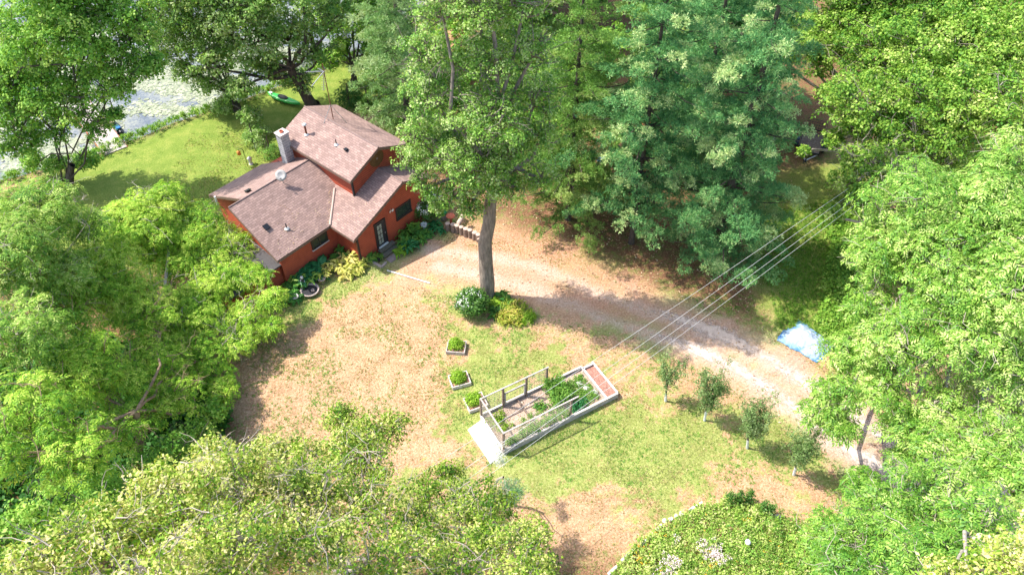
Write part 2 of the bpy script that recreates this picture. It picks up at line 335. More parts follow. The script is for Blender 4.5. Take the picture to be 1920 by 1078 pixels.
def groundmat():
    m, t, p = newmat('ground_cover'); a = N(t, "ShaderNodeAttribute", attribute_name="a1"); b = N(t, "ShaderNodeAttribute", attribute_name="a2")
    sa = N(t, "ShaderNodeSeparateColor"); t.links.new(a.outputs['Color'], sa.inputs[0]); sb = N(t, "ShaderNodeSeparateColor"); t.links.new(b.outputs['Color'], sb.inputs[0])
    g = N(t, "ShaderNodeNewGeometry"); P = g.outputs['Position']
    def nz(s, d=5, r=.7):
        n = N(t, "ShaderNodeTexNoise", Scale=s, Detail=d, Roughness=r); t.links.new(P, n.inputs['Vector']); return n.outputs[0]
    f1, f2, f3, f4 = nz(9, 6), nz(2.2, 6), nz(30, 4), nz(1.0, 8)
    vo = N(t, "ShaderNodeTexVoronoi", Scale=16); t.links.new(P, vo.inputs['Vector'])
    dry = ramp(t, f1, [(.30, (.27, .155, .075)), (.5, (.48, .295, .17)), (.70, (.69, .48, .32))])
    grn = ramp(t, f1, [(.28, (.10, .17, .03)), (.5, (.21, .30, .06)), (.72, (.42, .46, .17))])
    gm = math_(t, 'MINIMUM', .82, math_(t, 'MAXIMUM', 0.0, math_(t, 'MULTIPLY_ADD', math_(t, 'ADD', math_(t, 'MULTIPLY', sa.outputs[0], .6), math_(t, 'ADD', math_(t, 'MULTIPLY', f2, 1.3), math_(t, 'MULTIPLY', f1, .5))), 4.2, -5.02)))
    c = mixc(t, gm, dry, grn); c = mixc(t, 1.0, c, ramp(t, f4, [(.36, (.84, .80, .76)), (.62, (1.12, 1.1, 1.08))]), 'MULTIPLY')
    lus = ramp(t, math_(t, 'MULTIPLY_ADD', f1, .5, math_(t, 'MULTIPLY', f4, .5)), [(.32, (.09, .16, .02)), (.5, (.19, .26, .045)), (.68, (.36, .35, .09))])
    c = mixc(t, sa.outputs[1], c, lus)
    ndl = ramp(t, f1, [(.3, (.08, .04, .02)), (.5, (.20, .10, .055)), (.7, (.36, .20, .11))])
    ndl = mixc(t, ramp(t, math_(t, 'ADD', math_(t, 'MULTIPLY', f2, .6), math_(t, 'MULTIPLY', f3, .4)), [(.5, (0, 0, 0)), (.56, (.8, .8, .8))]), ndl, (.13, .18, .04))
    c = mixc(t, math_(t, 'MULTIPLY', sa.outputs[2], math_(t, 'SUBTRACT', 1.0, math_(t, 'MULTIPLY', sa.outputs[1], .85))), c, ndl)
    rd = ramp(t, f1, [(.3, (.29, .13, .075)), (.5, (.49, .25, .155)), (.7, (.68, .43, .31))])
    c = mixc(t, math_(t, 'MULTIPLY', sb.outputs[0], ramp(t, math_(t, 'ADD', math_(t, 'MULTIPLY', f2, .5), math_(t, 'MULTIPLY', f3, .5)), [(.36, (0, 0, 0)), (.50, (.85, .85, .85))])), c, rd)
    sand = ramp(t, math_(t, 'ADD', math_(t, 'MULTIPLY', f1, .5), math_(t, 'MULTIPLY', f3, .5)), [(.3, (.36, .25, .19)), (.5, (.53, .40, .32)), (.68, (.72, .60, .51))])
    c = mixc(t, math_(t, 'MINIMUM', 1.0, math_(t, 'MULTIPLY', a.outputs['Alpha'], ramp(t, math_(t, 'ADD', math_(t, 'MULTIPLY', f2, .5), math_(t, 'MULTIPLY', f1, .5)), [(.36, (.35, .35, .35)), (.56, (1.2, 1.2, 1.2))]))), c, sand)
    mud = ramp(t, f1, [(.3, (.10, .07, .04)), (.7, (.22, .17, .10))]); c = mixc(t, sb.outputs[1], c, mud)
    leaf = math_(t, 'MULTIPLY', math_(t, 'LESS_THAN', vo.outputs[0], .12), math_(t, 'GREATER_THAN', f2, .52)); c = mixc(t, math_(t, 'MULTIPLY', leaf, .7), c, (.66, .55, .40))
    t.links.new(c, p.inputs['Base Color']); p.inputs['Roughness'].default_value = .95; p.inputs['Specular IOR Level'].default_value = .15
    bump(t, p, math_(t, 'ADD', f1, math_(t, 'MULTIPLY', f3, .6)), .9, .07); return m
ground = npmesh('ground', np.stack([gx, gy, gz], 1), GF, groundmat(), attr={'a1': A1, 'a2': A2}, smooth=True); tag(ground, kind='structure')
def gh(x, y):                                         # height of the ground at a point
    x = np.atleast_1d(np.asarray(x, float)); y = np.atleast_1d(np.asarray(y, float))
    l = lake_in(x, y)+(vnoise(x, y, 2.5, 3)-.5)*1.2
    return -1.5*sstep(-.5, 2.2, l)+(vnoise(x, y, 7, 5)-.5)*.10
def gnd(px, py):
    p = un(px, py); p[2] = gh(p[0], p[1])[0]; return p
# driveway: thin sheet of pale gravel following the ground, ragged transparent edge
def drivemat():
    m, t, p = newmat('driveway_gravel'); a = N(t, "ShaderNodeAttribute", attribute_name="v"); g = N(t, "ShaderNodeNewGeometry"); P = g.outputs['Position']
    n = N(t, "ShaderNodeTexNoise", Scale=3.0, Detail=8, Roughness=.75); t.links.new(P, n.inputs['Vector'])
    n2 = N(t, "ShaderNodeTexNoise", Scale=26, Detail=3); t.links.new(P, n2.inputs['Vector'])
    c = ramp(t, math_(t, 'ADD', math_(t, 'MULTIPLY', n.outputs[0], .5), math_(t, 'MULTIPLY', n2.outputs[0], .5)), [(.34, (.38, .27, .21)), (.5, (.55, .43, .35)), (.66, (.74, .64, .56))])
    t.links.new(c, p.inputs['Base Color']); p.inputs['Roughness'].default_value = .95; bump(t, p, n2.outputs[0], .6, .03)
    tr = N(t, "ShaderNodeBsdfTransparent"); mx = N(t, "ShaderNodeMixShader")
    al = math_(t, 'MULTIPLY_ADD', math_(t, 'ADD', a.outputs['Fac'], math_(t, 'ADD', n.outputs[0], math_(t, 'MULTIPLY', n2.outputs[0], .5))), 3.2, -3.85)
    al = math_(t, 'MINIMUM', math_(t, 'MAXIMUM', al, 0.0), 1.0)
    t.links.new(al, mx.inputs[0]); t.links.new(tr.outputs[0], mx.inputs[1]); t.links.new(p.outputs[0], mx.inputs[2])
    t.links.new(mx.outputs[0], t.nodes["Material Output"].inputs[0]); return m
def resample(P, step):
    P = np.array(P); L = np.r_[0, np.cumsum(np.hypot(*np.diff(P, axis=0).T))]; s = np.arange(0, L[-1], step)
    return np.stack([np.interp(s, L, P[:, 0]), np.interp(s, L, P[:, 1])], 1)
def smoothp(P, k=9):
    Q = np.pad(P, ((k, k), (0, 0)), mode='edge'); w_ = np.ones(2*k+1)/(2*k+1); return np.stack([np.convolve(Q[:, i], w_, 'valid') for i in (0, 1)], 1)
dp = smoothp(resample(DRV, .3), 8); tn = np.gradient(dp, axis=0); tn /= np.linalg.norm(tn, axis=1)[:, None]; nn_ = np.stack([-tn[:, 1], tn[:, 0]], 1)
us = np.linspace(-3.2, 3.2, 26); DV = dp[:, None, :]+nn_[:, None, :]*us[None, :, None]; DVx = DV[..., 0].ravel(); DVy = DV[..., 1].ravel()
hw = np.interp(DVx, [-9, -4, 0, 12, 24], [1.2, 1.9, 2.0, 2.3, 2.4]); uu = np.tile(us, len(dp))
core = 1-sstep(-.9, .6, np.abs(uu)-hw+(vnoise(DVx, DVy, 1.6, 71)-.5)*1.2)
tk = np.exp(-((np.abs(uu)-.95)/.42)**2)
dv = core*(-.22+.42*tk+.62*sstep(5, 12, DVx))*(.55+.9*vnoise(DVx, DVy, 2.6, 72))*(1-.15*sstep(1.0, -9, DVx)); dv[core < .02] = -1
di = np.arange(len(dp)*26).reshape(-1, 26); DF = np.stack([di[:-1, :-1], di[1:, :-1], di[1:, 1:], di[:-1, 1:]], -1).reshape(-1, 4)
npmesh('driveway', np.stack([DVx, DVy, gh(DVx, DVy)+.02], 1), DF, drivemat(), attr={'v': dv}, smooth=True)['kind'] = 'structure'
# lake
def watermat():
    m, t, p = newmat('lake_water'); g = N(t, "ShaderNodeNewGeometry"); P = g.outputs['Position']
    n = N(t, "ShaderNodeTexNoise", Scale=.35, Detail=9, Roughness=.72); t.links.new(P, n.inputs['Vector'])
    n2 = N(t, "ShaderNodeTexNoise", Scale=4, Detail=5, Roughness=.7); t.links.new(P, n2.inputs['Vector'])
    f = math_(t, 'ADD', math_(t, 'MULTIPLY', n.outputs[0], .6), math_(t, 'MULTIPLY', n2.outputs[0], .4))
    t.links.new(ramp(t, f, [(.42, (.09, .105, .12)), (.52, (.17, .18, .165)), (.60, (.24, .25, .19))]), p.inputs['Base Color'])
    t.links.new(ramp(t, f, [(.45, (.12, .12, .12)), (.55, (.5, .5, .5))]), p.inputs['Roughness']); p.inputs['Specular IOR Level'].default_value = .8
    n3 = N(t, "ShaderNodeTexNoise", Scale=3, Detail=3); t.links.new(P, n3.inputs['Vector']); bump(t, p, n3.outputs[0], .25, .05); return m
lk = MB(); lk.add([(*p, -.55) for p in [tuple(np.array(a)+[6, -6]) for a in LAKE]], [tuple(range(len(LAKE)))[::-1]])
obj('lake_water', lk, watermat(), org=(0, 0, -.55))['kind'] = 'structure'
# ------------------------------------------------------------------ foliage machinery
def T_ash():
    out = []
    for c in range(4):
        a = c*math.pi/2+rng.uniform(-.5, .5); L = rng.uniform(.34, .5); d = np.array([math.cos(a), math.sin(a), 0]); s = np.array([-d[1], d[0], 0])
        P = lambda t: d*L*t+np.array([0, 0, .10*t-.26*t*t])
        for t in (.4, .62, .84):
            for sg in (-1, 1):
                b = P(t); dr = nrm(d*.7+s*sg*.8+np.array([0, 0, -.25-.3*rng.random()])); l = .17; sd = nrm(np.cross(dr, (rng.uniform(-.3, .3), rng.uniform(-.3, .3), 1)))
                out.append([b, b+dr*l*.45+sd*.03, b+dr*l, b+dr*l*.45-sd*.03])
        b = P(.95); dr = nrm(P(1.)-P(.8)); sd = nrm(np.cross(dr, (0, 0, 1))); out.append([b, b+dr*.08+sd*.03, b+dr*.19, b+dr*.08-sd*.03])
    return np.array(out)
def T_broad(n=16, r=.26, l=.13, wd=.09, tilt=.7, flat=.5):
    out = []
    for _ in range(n):
        p = rng.normal(size=3); p = p/np.linalg.norm(p)*r*rng.random()**.4; p[2] *= flat
        nn = nrm(np.array([p[0], p[1], 0])/r*.6+[0, 0, 1]+rng.normal(size=3)*tilt*.6); d = nrm(np.cross(nn, rng.normal(size=3))); d = nrm(d+[0, 0, -.3]); s = nrm(np.cross(d, nn))
        L = l*rng.uniform(.5, 1.35); W = wd*L/l*rng.uniform(.8, 1.15)
        out.append([p, p+d*L*.45+s*W/2, p+d*L, p+d*L*.45-s*W/2])
    return np.array(out)
def T_pine(n=13, l=.2, wd=.032):
    out = []
    for _ in range(n):
        d = nrm(rng.normal(size=3)*[1, 1, .7]+[0, 0, .75]); s = nrm(np.cross(d, rng.normal(size=3))); b = d*.02; L = l*rng.uniform(.75, 1.15)
        out.append([b-s*wd*.25, b+d*L*.6-s*wd/2, b+d*L, b+d*L*.6+s*wd/2])
    return np.array(out)
def T_blade(n=14, l=.5, wd=.035, out_=.7):
    o = []
    for _ in range(n):
        a = rng.uniform(0, 6.28); d = np.array([math.cos(a), math.sin(a), 0]); s = np.array([-d[1], d[0], 0])*wd/2; L = l*rng.uniform(.6, 1.1); k = out_*rng.uniform(.4, 1)
        m = d*L*k*.45+np.array([0, 0, L*.62]); e = d*L*k*1.15+np.array([0, 0, L*.45*rng.uniform(.3, 1)])
        o.append([-s*.8, s*.8, m+s, m-s]); o.append([m-s, m+s, e+s*.2, e-s*.2])
    return np.array(o)
TPL = {'ash': [T_ash() for _ in range(4)], 'broad': [T_broad() for _ in range(5)], 'big': [T_broad(15, .30, .19, .13, .8) for _ in range(5)],
       'elm': [T_broad(20, .30, .125, .068, 1.1, .8) for _ in range(5)], 'pine': [T_pine() for _ in range(5)], 'bigpine': [T_pine(10, .34, .06) for _ in range(4)],
       'small': [T_broad(14, .15, .08, .05, .8, .8) for _ in range(4)], 'blade': [T_blade() for _ in range(5)], 'lance': [T_broad(16, .3, .2, .035, .9, .8) for _ in range(4)],
       'far': [T_broad(12, .45, .28, .2, .8) for _ in range(4)], 'petal': [T_broad(9, .10, .06, .06, .6, .6) for _ in range(3)]}
def scatter(pos, nor, scale, kind, vbias=0.0, vspread=.5):
    """leaf sprays of one kind standing at pos with their axis along nor -> vertices and per-vertex value"""
    tp = TPL[kind]; pos = np.asarray(pos, float); n = len(pos); nor = nor/np.linalg.norm(nor, axis=1)[:, None]
    ref = rng.normal(size=(n, 3)); X = np.cross(nor, ref); X /= np.linalg.norm(X, axis=1)[:, None]; Y = np.cross(nor, X)
    B = np.stack([X, Y, nor], 1)*np.broadcast_to(np.asarray(scale, float).reshape(-1, 1, 1), (n, 1, 1)); ch = rng.integers(0, len(tp), n); VV = []; AA = []
    for k, T in enumerate(tp):
        i = np.where(ch == k)[0]
        if not len(i): continue
        m = T.shape[0]; V = np.einsum('mqc,ncd->nmqd', T, B[i])+pos[i][:, None, None, :]
        a = np.clip(.5+vbias+vspread*(rng.random((len(i), 1))-.5)+.55*(rng.random((len(i), m))-.5), 0, 1)
        VV.append(V.reshape(-1, 3)); AA.append(np.repeat(a.ravel(), 4))
    return np.concatenate(VV).astype(np.float32), np.concatenate(AA)
def leafobj(name, parts, m, parent=None, org=(0, 0, 0)):
    V = np.concatenate([p[0] for p in parts]); A = np.concatenate([p[1] for p in parts]); F = np.arange(len(V), dtype=np.int32).reshape(-1, 4)
    return npmesh(name, V, F, m, parent, org, {'v': A})
def sphere_pts(n, up=.25):
    p = rng.normal(size=(n, 3)); p /= np.linalg.norm(p, axis=1)[:, None]; lo = p[:, 2] < -up; p[lo, 2] *= -1; return p
class Tree:
    """limbs collected as tubes, foliage as sprays; every tree gets its own trunk and crown meshes"""
    def __init__(s, name, base, label, cat, bark, leaf, kind, group=None):
        s.base = np.array([base[0], base[1], gh(base[0], base[1])[0]]); s.t = thing(name, s.base, label, cat, group); s.mb = MB(); s.lf = []; s.bark = bark; s.leaf = leaf; s.kind = kind
    def limb(s, a, b, r0, r1, n=7, bend=.12, sag=0., k=6):
        a = np.asarray(a, float); b = np.asarray(b, float); L = np.linalg.norm(b-a); t = np.linspace(0, 1, k)[:, None]
        o = rng.normal(size=3)*L*bend; o2 = rng.normal(size=(k, 3))*L*bend*.18; o2[0] = o2[-1] = 0
        P = a+(b-a)*t+o*np.sin(t*math.pi)*(.7)+o2+np.array([0, 0, sag*L])*np.sin(t*math.pi)
        s.mb.tube(P, np.linspace(r0, r1, k), n, False); return P
    def env(s, Cn, r, nsub=10, dens=1.0, flat=.8, sub=.36, sc=1.0, limb_from=None, r0=.12, twig=True, up=.3, subflat=.55, fill=.25, vb=0.0, nlim=99, core=13):
        nsub = int(nsub*1.5); sub = sub*.8; Cn = np.asarray(Cn, float); rr = np.array([r, r, r*flat]); d = sphere_pts(nsub, up)
        # spread the directions
        for _ in range(12):
            D = d[:, None]-d[None]; q = (D**2).sum(-1)+1e-3; np.fill_diagonal(q, 1e9); d = d+.02*(D/q[..., None]**1.2).sum(1); d /= np.linalg.norm(d, axis=1)[:, None]
        sub_c = Cn+d*rr*rng.uniform(.42, .84, (nsub, 1)); srs = r*sub*rng.uniform(.7, 1.3, nsub)
        if limb_from is not None:
            r0 = r0*.62; hub = Cn-np.array([0, 0, r*flat*.45]); s.limb(limb_from, hub, r0, r0*.5, 8)
            for i in range(min(nsub, nlim)):
                P = s.limb(hub+(Cn-hub)*rng.random()*.3, sub_c[i], r0*.38, r0*.10, 5, .16)
                if twig:
                    for _ in range(5):
                        q = P[rng.integers(2, 6)]; e = sub_c[i]+rng.normal(size=3)*srs[i]*[.75, .75, .45]; s.limb(q, e, r0*.11, .008, 3, .2, 0, 4)
        for i in range(nsub):
            R_ = srs[i]; n = max(6, int(dens*27*(R_/sc)**2))
            u = sphere_pts(n, .35); rad = np.where(rng.random(n) < fill, rng.uniform(.3, .8, n), rng.uniform(.8, 1.12, n))[:, None]
            p = sub_c[i]+u*np.array([R_, R_, R_*subflat])*rad
            nor = u*.75+np.array([0, 0, .7])+d[i]*.25+rng.normal(size=(n, 3))*.22
            s.lf.append(scatter(p, nor, sc*rng.uniform(.8, 1.2, n), s.kind, vb+rng.uniform(-.2, .2)))
        if core:
            n = int(dens*core*.7*(r/sc)**2); u = sphere_pts(n, .9); p = Cn+u*rr*.72*rng.random((n, 1))**.4
            s.lf.append(scatter(p, u*.4+np.array([0, 0, 1.])+rng.normal(size=(n, 3))*.3, sc*rng.uniform(1.0, 1.5, n), s.kind, vb-.05))
        return sub_c
    def done(s):
        tr = obj('trunk', s.mb, s.bark, s.t) if s.mb.v else None
        cr = leafobj('crown', s.lf, s.leaf, s.t); return s.t
def E(px, py, rpx, z=None, y=None):
    p = un(px, py, z) if z is not None else uny(px, py, y); k = np.dot(p-CAM, FW); return p, rpx*k/FPX
# ------------------------------------------------------------------ the red house
PS = .873; HX = np.array([math.cos(PS), math.sin(PS), 0]); HY = np.array([-math.sin(PS), math.cos(PS), 0]); HO = np.array([-10.1, 36.767, 0]); ZV = np.array([0, 0, 1.])
g = lambda x, y, z=0: HO+HX*x+HY*y+ZV*z
house = thing('house', g(0, 0, 0), 'red lap sided house with brown shingle roofs and a raised upper storey beside the lawn', 'house')
W_, EZ, RZ, XR, ER = 6.19, 2.783, 4.716, 4.146, 3.65
sf = (RZ-EZ)/(XR+.497); LY, LZ, YB = 6.05, 4.857, 10.69; sl_ = (LZ-EZ)/(LY-1.92); sb_ = (LZ-2.78)/(YB-LY)
A2, B2, C2, D2, E2, R2 = 1.515, 6.816, 1.644, 9.057, 5.33, 6.514; X2 = (A2+B2)/2
def gprism(pts, y0, y1):                     # gable profile (x,z) pushed along local y
    V = [g(x, y0, z) for x, z in pts]+[g(x, y1, z) for x, z in pts]; n = len(pts)
    return V, [tuple(range(n)), tuple(range(n, 2*n))[::-1]]+[(i, i+n, (i+1) % n+n, (i+1) % n) for i in range(n)]
zr = lambda x: EZ+sf*(x+.497)-.14
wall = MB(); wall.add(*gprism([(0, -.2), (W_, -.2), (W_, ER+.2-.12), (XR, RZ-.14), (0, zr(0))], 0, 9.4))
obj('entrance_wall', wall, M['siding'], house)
def xprism(pts, x0, x1):
    V = [g(x0, y, z) for y, z in pts]+[g(x1, y, z) for y, z in pts]; n = len(pts)
    return V, [tuple(range(n))[::-1], tuple(range(n, 2*n))]+[(i, (i+1) % n, (i+1) % n+n, i+n) for i in range(n)]
zl = lambda y: EZ+sl_*(y-1.92)-.14
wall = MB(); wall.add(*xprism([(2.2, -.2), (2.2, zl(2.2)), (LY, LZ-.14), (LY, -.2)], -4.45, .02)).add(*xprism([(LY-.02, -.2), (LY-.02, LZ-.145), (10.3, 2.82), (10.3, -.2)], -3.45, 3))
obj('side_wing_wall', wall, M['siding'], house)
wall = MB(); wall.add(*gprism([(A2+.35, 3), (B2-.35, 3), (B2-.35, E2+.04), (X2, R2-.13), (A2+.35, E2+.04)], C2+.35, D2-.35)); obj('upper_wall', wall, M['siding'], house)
def roof(name, planes, parent=house):
    for P, uvf in planes:
        mb = MB(); n = nrm(np.cross(P[1]-P[0], P[2]-P[0])); n = n if n[2] > 0 else -n; mb.poly(P, n*.13); yield mb, uvf
uvY = lambda p: (np.dot(p-HO, HY), np.dot(p-HO, HX)*1.09)
uvX = lambda p: (np.dot(p-HO, HX), np.dot(p-HO, HY)*1.12)
def roofobj(name, P, uv):
    mb = MB(); n = nrm(np.cross(P[1]-P[0], P[2]-P[0])); n = n if n[2] > 0 else -n; mb.poly(P, n*.13); return obj(name, mb, M['shingle'], house, uv=uv)
roofobj('roof', [g(-.5, -.35, EZ), g(XR, -.35, RZ), g(XR, 5.2, RZ), g(-.5, 5.2, EZ)], uvY)
roofobj('roof', [g(XR, -.35, RZ+.002), g(W_+.5, -.35, ER), g(W_+.5, 9.3, ER), g(XR, 9.3, RZ+.002)], uvY)
roofobj('roof', [g(-4.8, 1.92, EZ), g(2.6, 1.92, EZ), g(2.6, LY, LZ), g(-4.8, LY, LZ)], uvX)
roofobj('roof', [g(-3.75, YB, 2.78), g(-3.75, LY, LZ+.002), g(2.6, LY, LZ+.002), g(2.6, 8.9, LZ-sb_*(8.9-LY)), g(1.2, 8.9, LZ-sb_*(8.9-LY)), g(.7, YB, 2.78)], uvX)
roofobj('roof', [g(A2, C2, E2), g(X2, C2, R2), g(X2, D2, R2), g(A2, D2, E2)], uvY)
roofobj('roof', [g(X2, C2, R2+.002), g(B2, C2, E2), g(B2, D2, E2), g(X2, D2, R2+.002)], uvY)
# ridge caps, valley strip, fascia
rc = MB(); rc.tube([g(X2, C2, R2+.005), g(X2, D2, R2+.005)], .055, 6); rc.tube([g(XR, -.35, RZ+.005), g(XR, C2+.3, RZ+.005)], .055, 6); rc.tube([g(-4.8, LY, LZ+.005), g(A2+.3, LY, LZ+.005)], .055, 6); obj('ridge_cap', rc, mat('ridge_shingle', (.26, .18, .16), (.17, .12, .11), 20, .9), house)
va = g(-.5, 1.92, EZ+.03); vb_ = g(1.6, 1.92+2.1*sf/sl_, EZ+2.1*sf+.03); vl = MB(); vl.tube([va, (va+vb_)/2, vb_], [.09, .07, .08], 6); obj('valley_strip', vl, mat('valley_leaves', (.50, .40, .34), (.30, .22, .18), 25, .9), house)
fs = MB()
for a, b in ((g(-.5, -.35, EZ), g(XR, -.35, RZ)), (g(XR, -.35, RZ), g(W_+.5, -.35, ER)), (g(A2, C2, E2), g(X2, C2, R2)), (g(X2, C2, R2), g(B2, C2, E2)), (g(-4.8, 1.92, EZ), g(-.5, 1.92, EZ)), (g(-.5, 1.92, EZ), g(-.5, -.35, EZ)), (g(A2, C2, E2), g(A2, D2, E2)), (g(-4.8, 1.92, EZ), g(-4.8, LY, LZ)), (g(-3.75, YB, 2.78), g(-3.75, LY, LZ)), (g(-3.75, YB, 2.78), g(.7, YB, 2.78))):
    fs.beam(a-ZV*.13, b-ZV*.13, .035, .17)
obj('fascia', fs, mat('brown_fascia', (.20, .13, .10), (.12, .08, .06), 9, .7), house)
for x, y, z0, z1 in ((0, 0, 0, zr(0)), (W_, 0, 0, ER+.1), (A2+.35, C2+.35, EZ+.9, E2), (B2-.35, C2+.35, 3.7, E2)):
    mb = MB(); mb.box(g(x, y-.0, (z0+z1)/2), (.12, .12, z1-z0), HX, HY); obj('corner_board', mb, M['blacktrim'], house)
ds = MB(); ds.tube([g(-.45, -.2, EZ-.1), g(-.3, -.12, EZ-.35), g(-.16, -.10, EZ-.6), g(-.16, -.10, .2), g(-.16, -.35, .08)], .045, 7); obj('downspout', ds, M['rust'], house)
# chimney
def local(p): d = np.asarray(p)-HO; return np.dot(d, HX), np.dot(d, HY), d[2]
ch = MB(); ch.box(g(1.3, 8.0, 4.7), (.62, .6, 3.2), HX, HY); co = obj('chimney', ch, M['block'], house)
mb = MB(); mb.box(g(1.3, 8.0, 6.34), (.74, .70, .09), HX, HY); obj('chimney_cap', mb, mat('chimney_mortar', (.62, .54, .50), (.5, .42, .38), 9, .8), co)
mb = MB(); mb.lathe(g(1.3, 8.0, 6.38), [(.14, 0), (.14, .12), (.11, .12), (.11, .02)]); obj('flue_liner', mb, M['redclay'], co)
# front door
def wallrect(y, x0, x1, z0, z1, t, mb): return mb.box(g((x0+x1)/2, y-t/2, (z0+z1)/2), (x1-x0, t, z1-z0), HX, HY)
DX, DZ = 1.487, .426
door = obj('door', wallrect(-.0, DX+.11, DX+.89, DZ+.05, DZ+2.03, .045, MB()), mat('black_door', (.035, .035, .045), (.025, .025, .03), 4, .4), house)
fr = MB()
for a in ((DX, DX+.1, DZ, DZ+2.13), (DX+.9, DX+1.0, DZ, DZ+2.13), (DX+.1, DX+.9, DZ+2.04, DZ+2.13)): wallrect(0, *a, .075, fr)
obj('door_frame', fr, M['blacktrim'], door)
mb = wallrect(-.0, DX+.1, DX+.92, DZ-.02, DZ+.05, .16, MB()); obj('threshold', mb, M['whitepaint'], door)
mb = wallrect(-.045, DX+.2, DX+.62, DZ+.22, DZ+1.92, .012, MB()); obj('pane', mb, mat('curtained_glass', (.42, .46, .42), (.12, .15, .13), 5, .2, bmp=0, stretch=(3, 3, 1)), door)
mu = MB()
for k in range(5): wallrect(-.057, DX+.17, DX+.65, DZ+.20+k*.425, DZ+.235+k*.425, .018, mu)
for k in range(3): wallrect(-.057, DX+.17+k*.223, DX+.20+k*.223, DZ+.2, DZ+1.935, .016, mu)
obj('muntin', mu, M['blacktrim'], door)
mb = MB(); mb.ball(g(DX+.8, -.11, DZ+1.0), .035); obj('door_handle', mb, M['metal'], door)
def window(y, x0, x1, z0, z1, mull=0):
    f = MB()
    for a in ((x0, x1, z0, z0+.09), (x0, x1, z1-.09, z1), (x0, x0+.09, z0+.09, z1-.09), (x1-.09, x1, z0+.09, z1-.09)): wallrect(y, *a, .07, f)
    if mull: wallrect(y, (x0+x1)/2-.04, (x0+x1)/2+.04, z0+.09, z1-.09, .06, f)
    wn = obj('window', wallrect(y, x0+.09, x1-.09, z0+.09, z1-.09, .02, MB()), M['glass'], house); obj('window_frame', f, M['blacktrim'], wn)
    sill = wallrect(y, x0-.04, x1+.04, z0-.05, z0, .11, MB()); obj('sill', sill, M['palewood'] if mull else M['blacktrim'], wn)
def onwall(px, py, y):
    return local(unpl(px, py, g(0, y, 0), HY))
a = onwall(741.5, 400, 0); b = onwall(770, 384, 0); window(0, a[0], b[0], (a[2]+b[2])/2-.52, (a[2]+b[2])/2+.45)
a = onwall(584, 461.5, 2.2); b = onwall(613, 441.5, 2.2); window(2.2, a[0], b[0], (a[2]+b[2])/2-.38, (a[2]+b[2])/2+.40, 1)
# low lean-to at the far end of the side wing
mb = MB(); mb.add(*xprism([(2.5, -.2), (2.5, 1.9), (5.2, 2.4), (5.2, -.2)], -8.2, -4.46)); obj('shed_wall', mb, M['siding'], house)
mb = MB(); P = [g(-8.4, 2.25, 1.97), g(-4.46, 2.25, 1.97), g(-4.46, 5.4, 2.55), g(-8.4, 5.4, 2.55)]; mb.poly(P, (0, 0, .1)); obj('shed_roof', mb, mat('dark_roofing', (.10, .095, .095), (.06, .055, .055), 10, .9), house)
# butterfly ornament and woven wheel
bp = unpl(732, 395, g(0, -.04, 0), HY); t = thing('butterfly_ornament', bp, 'small white butterfly ornament fixed high on the red wall between door and window', 'wall ornament')
for sgn in (-1, 1):
    mb = MB(); P = [bp+HX*sgn*a+ZV*c-HY*d for a, c, d in ((.02, -.04, .02), (.16, .12, .10), (.20, .02, .11), (.12, -.12, .08))]; mb.poly(P, HY*.02); obj('wing', mb, M['whitepaint'], t)
mb = MB(); mb.tube([bp+ZV*.12-HY*.01, bp-ZV*.12-HY*.01], .02, 6); obj('body', mb, M['palewood'], t)
wp = unpl(706, 297, g(0, C2+.33, 0), HY); t = thing('woven_disc', wp, 'round brown woven disc hung on the upper red gable under the roof peak', 'wall ornament')
mb = MB(); mb.lathe(wp, [(.0, .05), (.12, .06), (.16, .03), (.28, .05), (.31, .02), (.46, .04), (.50, .01), (.60, .03), (.62, 0)], 28, -HY); obj('disc', mb, mat('brown_wicker', (.20, .11, .035), (.07, .035, .015), 14, .8, bmp=.8), t)
mb = MB(); mb.lathe(wp-HY*.05, [(0, .03), (.07, .02), (.09, 0)], 16, -HY); obj('hub', mb, M['brownwood'], t)
# roof fittings
LN = nrm(np.cross(HX, g(0, LY, LZ)-g(0, 1.92, EZ))); onL = lambda px, py: unpl(px, py, g(0, LY, LZ), LN)
BN = nrm(np.cross(HX, g(0, LY, LZ)-g(0, YB, 2.78))); onB = lambda px, py: unpl(px, py, g(0, LY, LZ), BN)
UN = nrm(np.cross(HY, g(X2, 0, R2)-g(A2, 0, E2))); onU = lambda px, py: unpl(px, py, g(X2, 0, R2), UN)
VN = nrm(np.cross(HY, g(X2, 0, R2)-g(B2, 0, E2))); onV = lambda px, py: unpl(px, py, g(X2, 0, R2), VN)
def pipe(p, h, r, m, flash=True, cap=None):
    mb = MB(); mb.tube([p-ZV*.1, p+ZV*h], r, 10); v = obj('vent_pipe', mb, m, house)
    if flash: f = MB(); f.lathe(p, [(.17, .0), (.16, .03), (r+.02, .09), (r+.01, .12)], 12); obj('flashing', f, M['whitepaint'], v)
    if cap: c = MB(); c.lathe(p+ZV*h, [(r, 0), (cap, .03), (cap, .10), (.03, .16)], 14); obj('pipe_cap', c, M['whitepaint'], v)
pipe(onU(575, 253), .75, .07, M['rust'], cap=.15); pipe(onU(631, 272), .42, .035, M['steel']); pipe(onL(538, 429), .42, .04, M['steel']); pipe(onB(407, 381), .55, .06, M['whitepaint'], False)
def boxvent(p, n, m, s=.3):
    X = nrm(np.cross(n, HX)); n = n if n[2] > 0 else -n; mb = MB(); mb.box(p+n*.06, (s, s, .12), HX, nrm(np.cross(n, HX))); mb.box(p+n*.14, (s*1.25, s*1.25, .03), HX, nrm(np.cross(n, HX))); obj('roof_vent', mb, m, house)
boxvent(onL(499, 427), LN, M['steel']); boxvent(onB(466, 360), BN, M['steel']); boxvent(onU(650, 282), UN, M['steel'], .2)
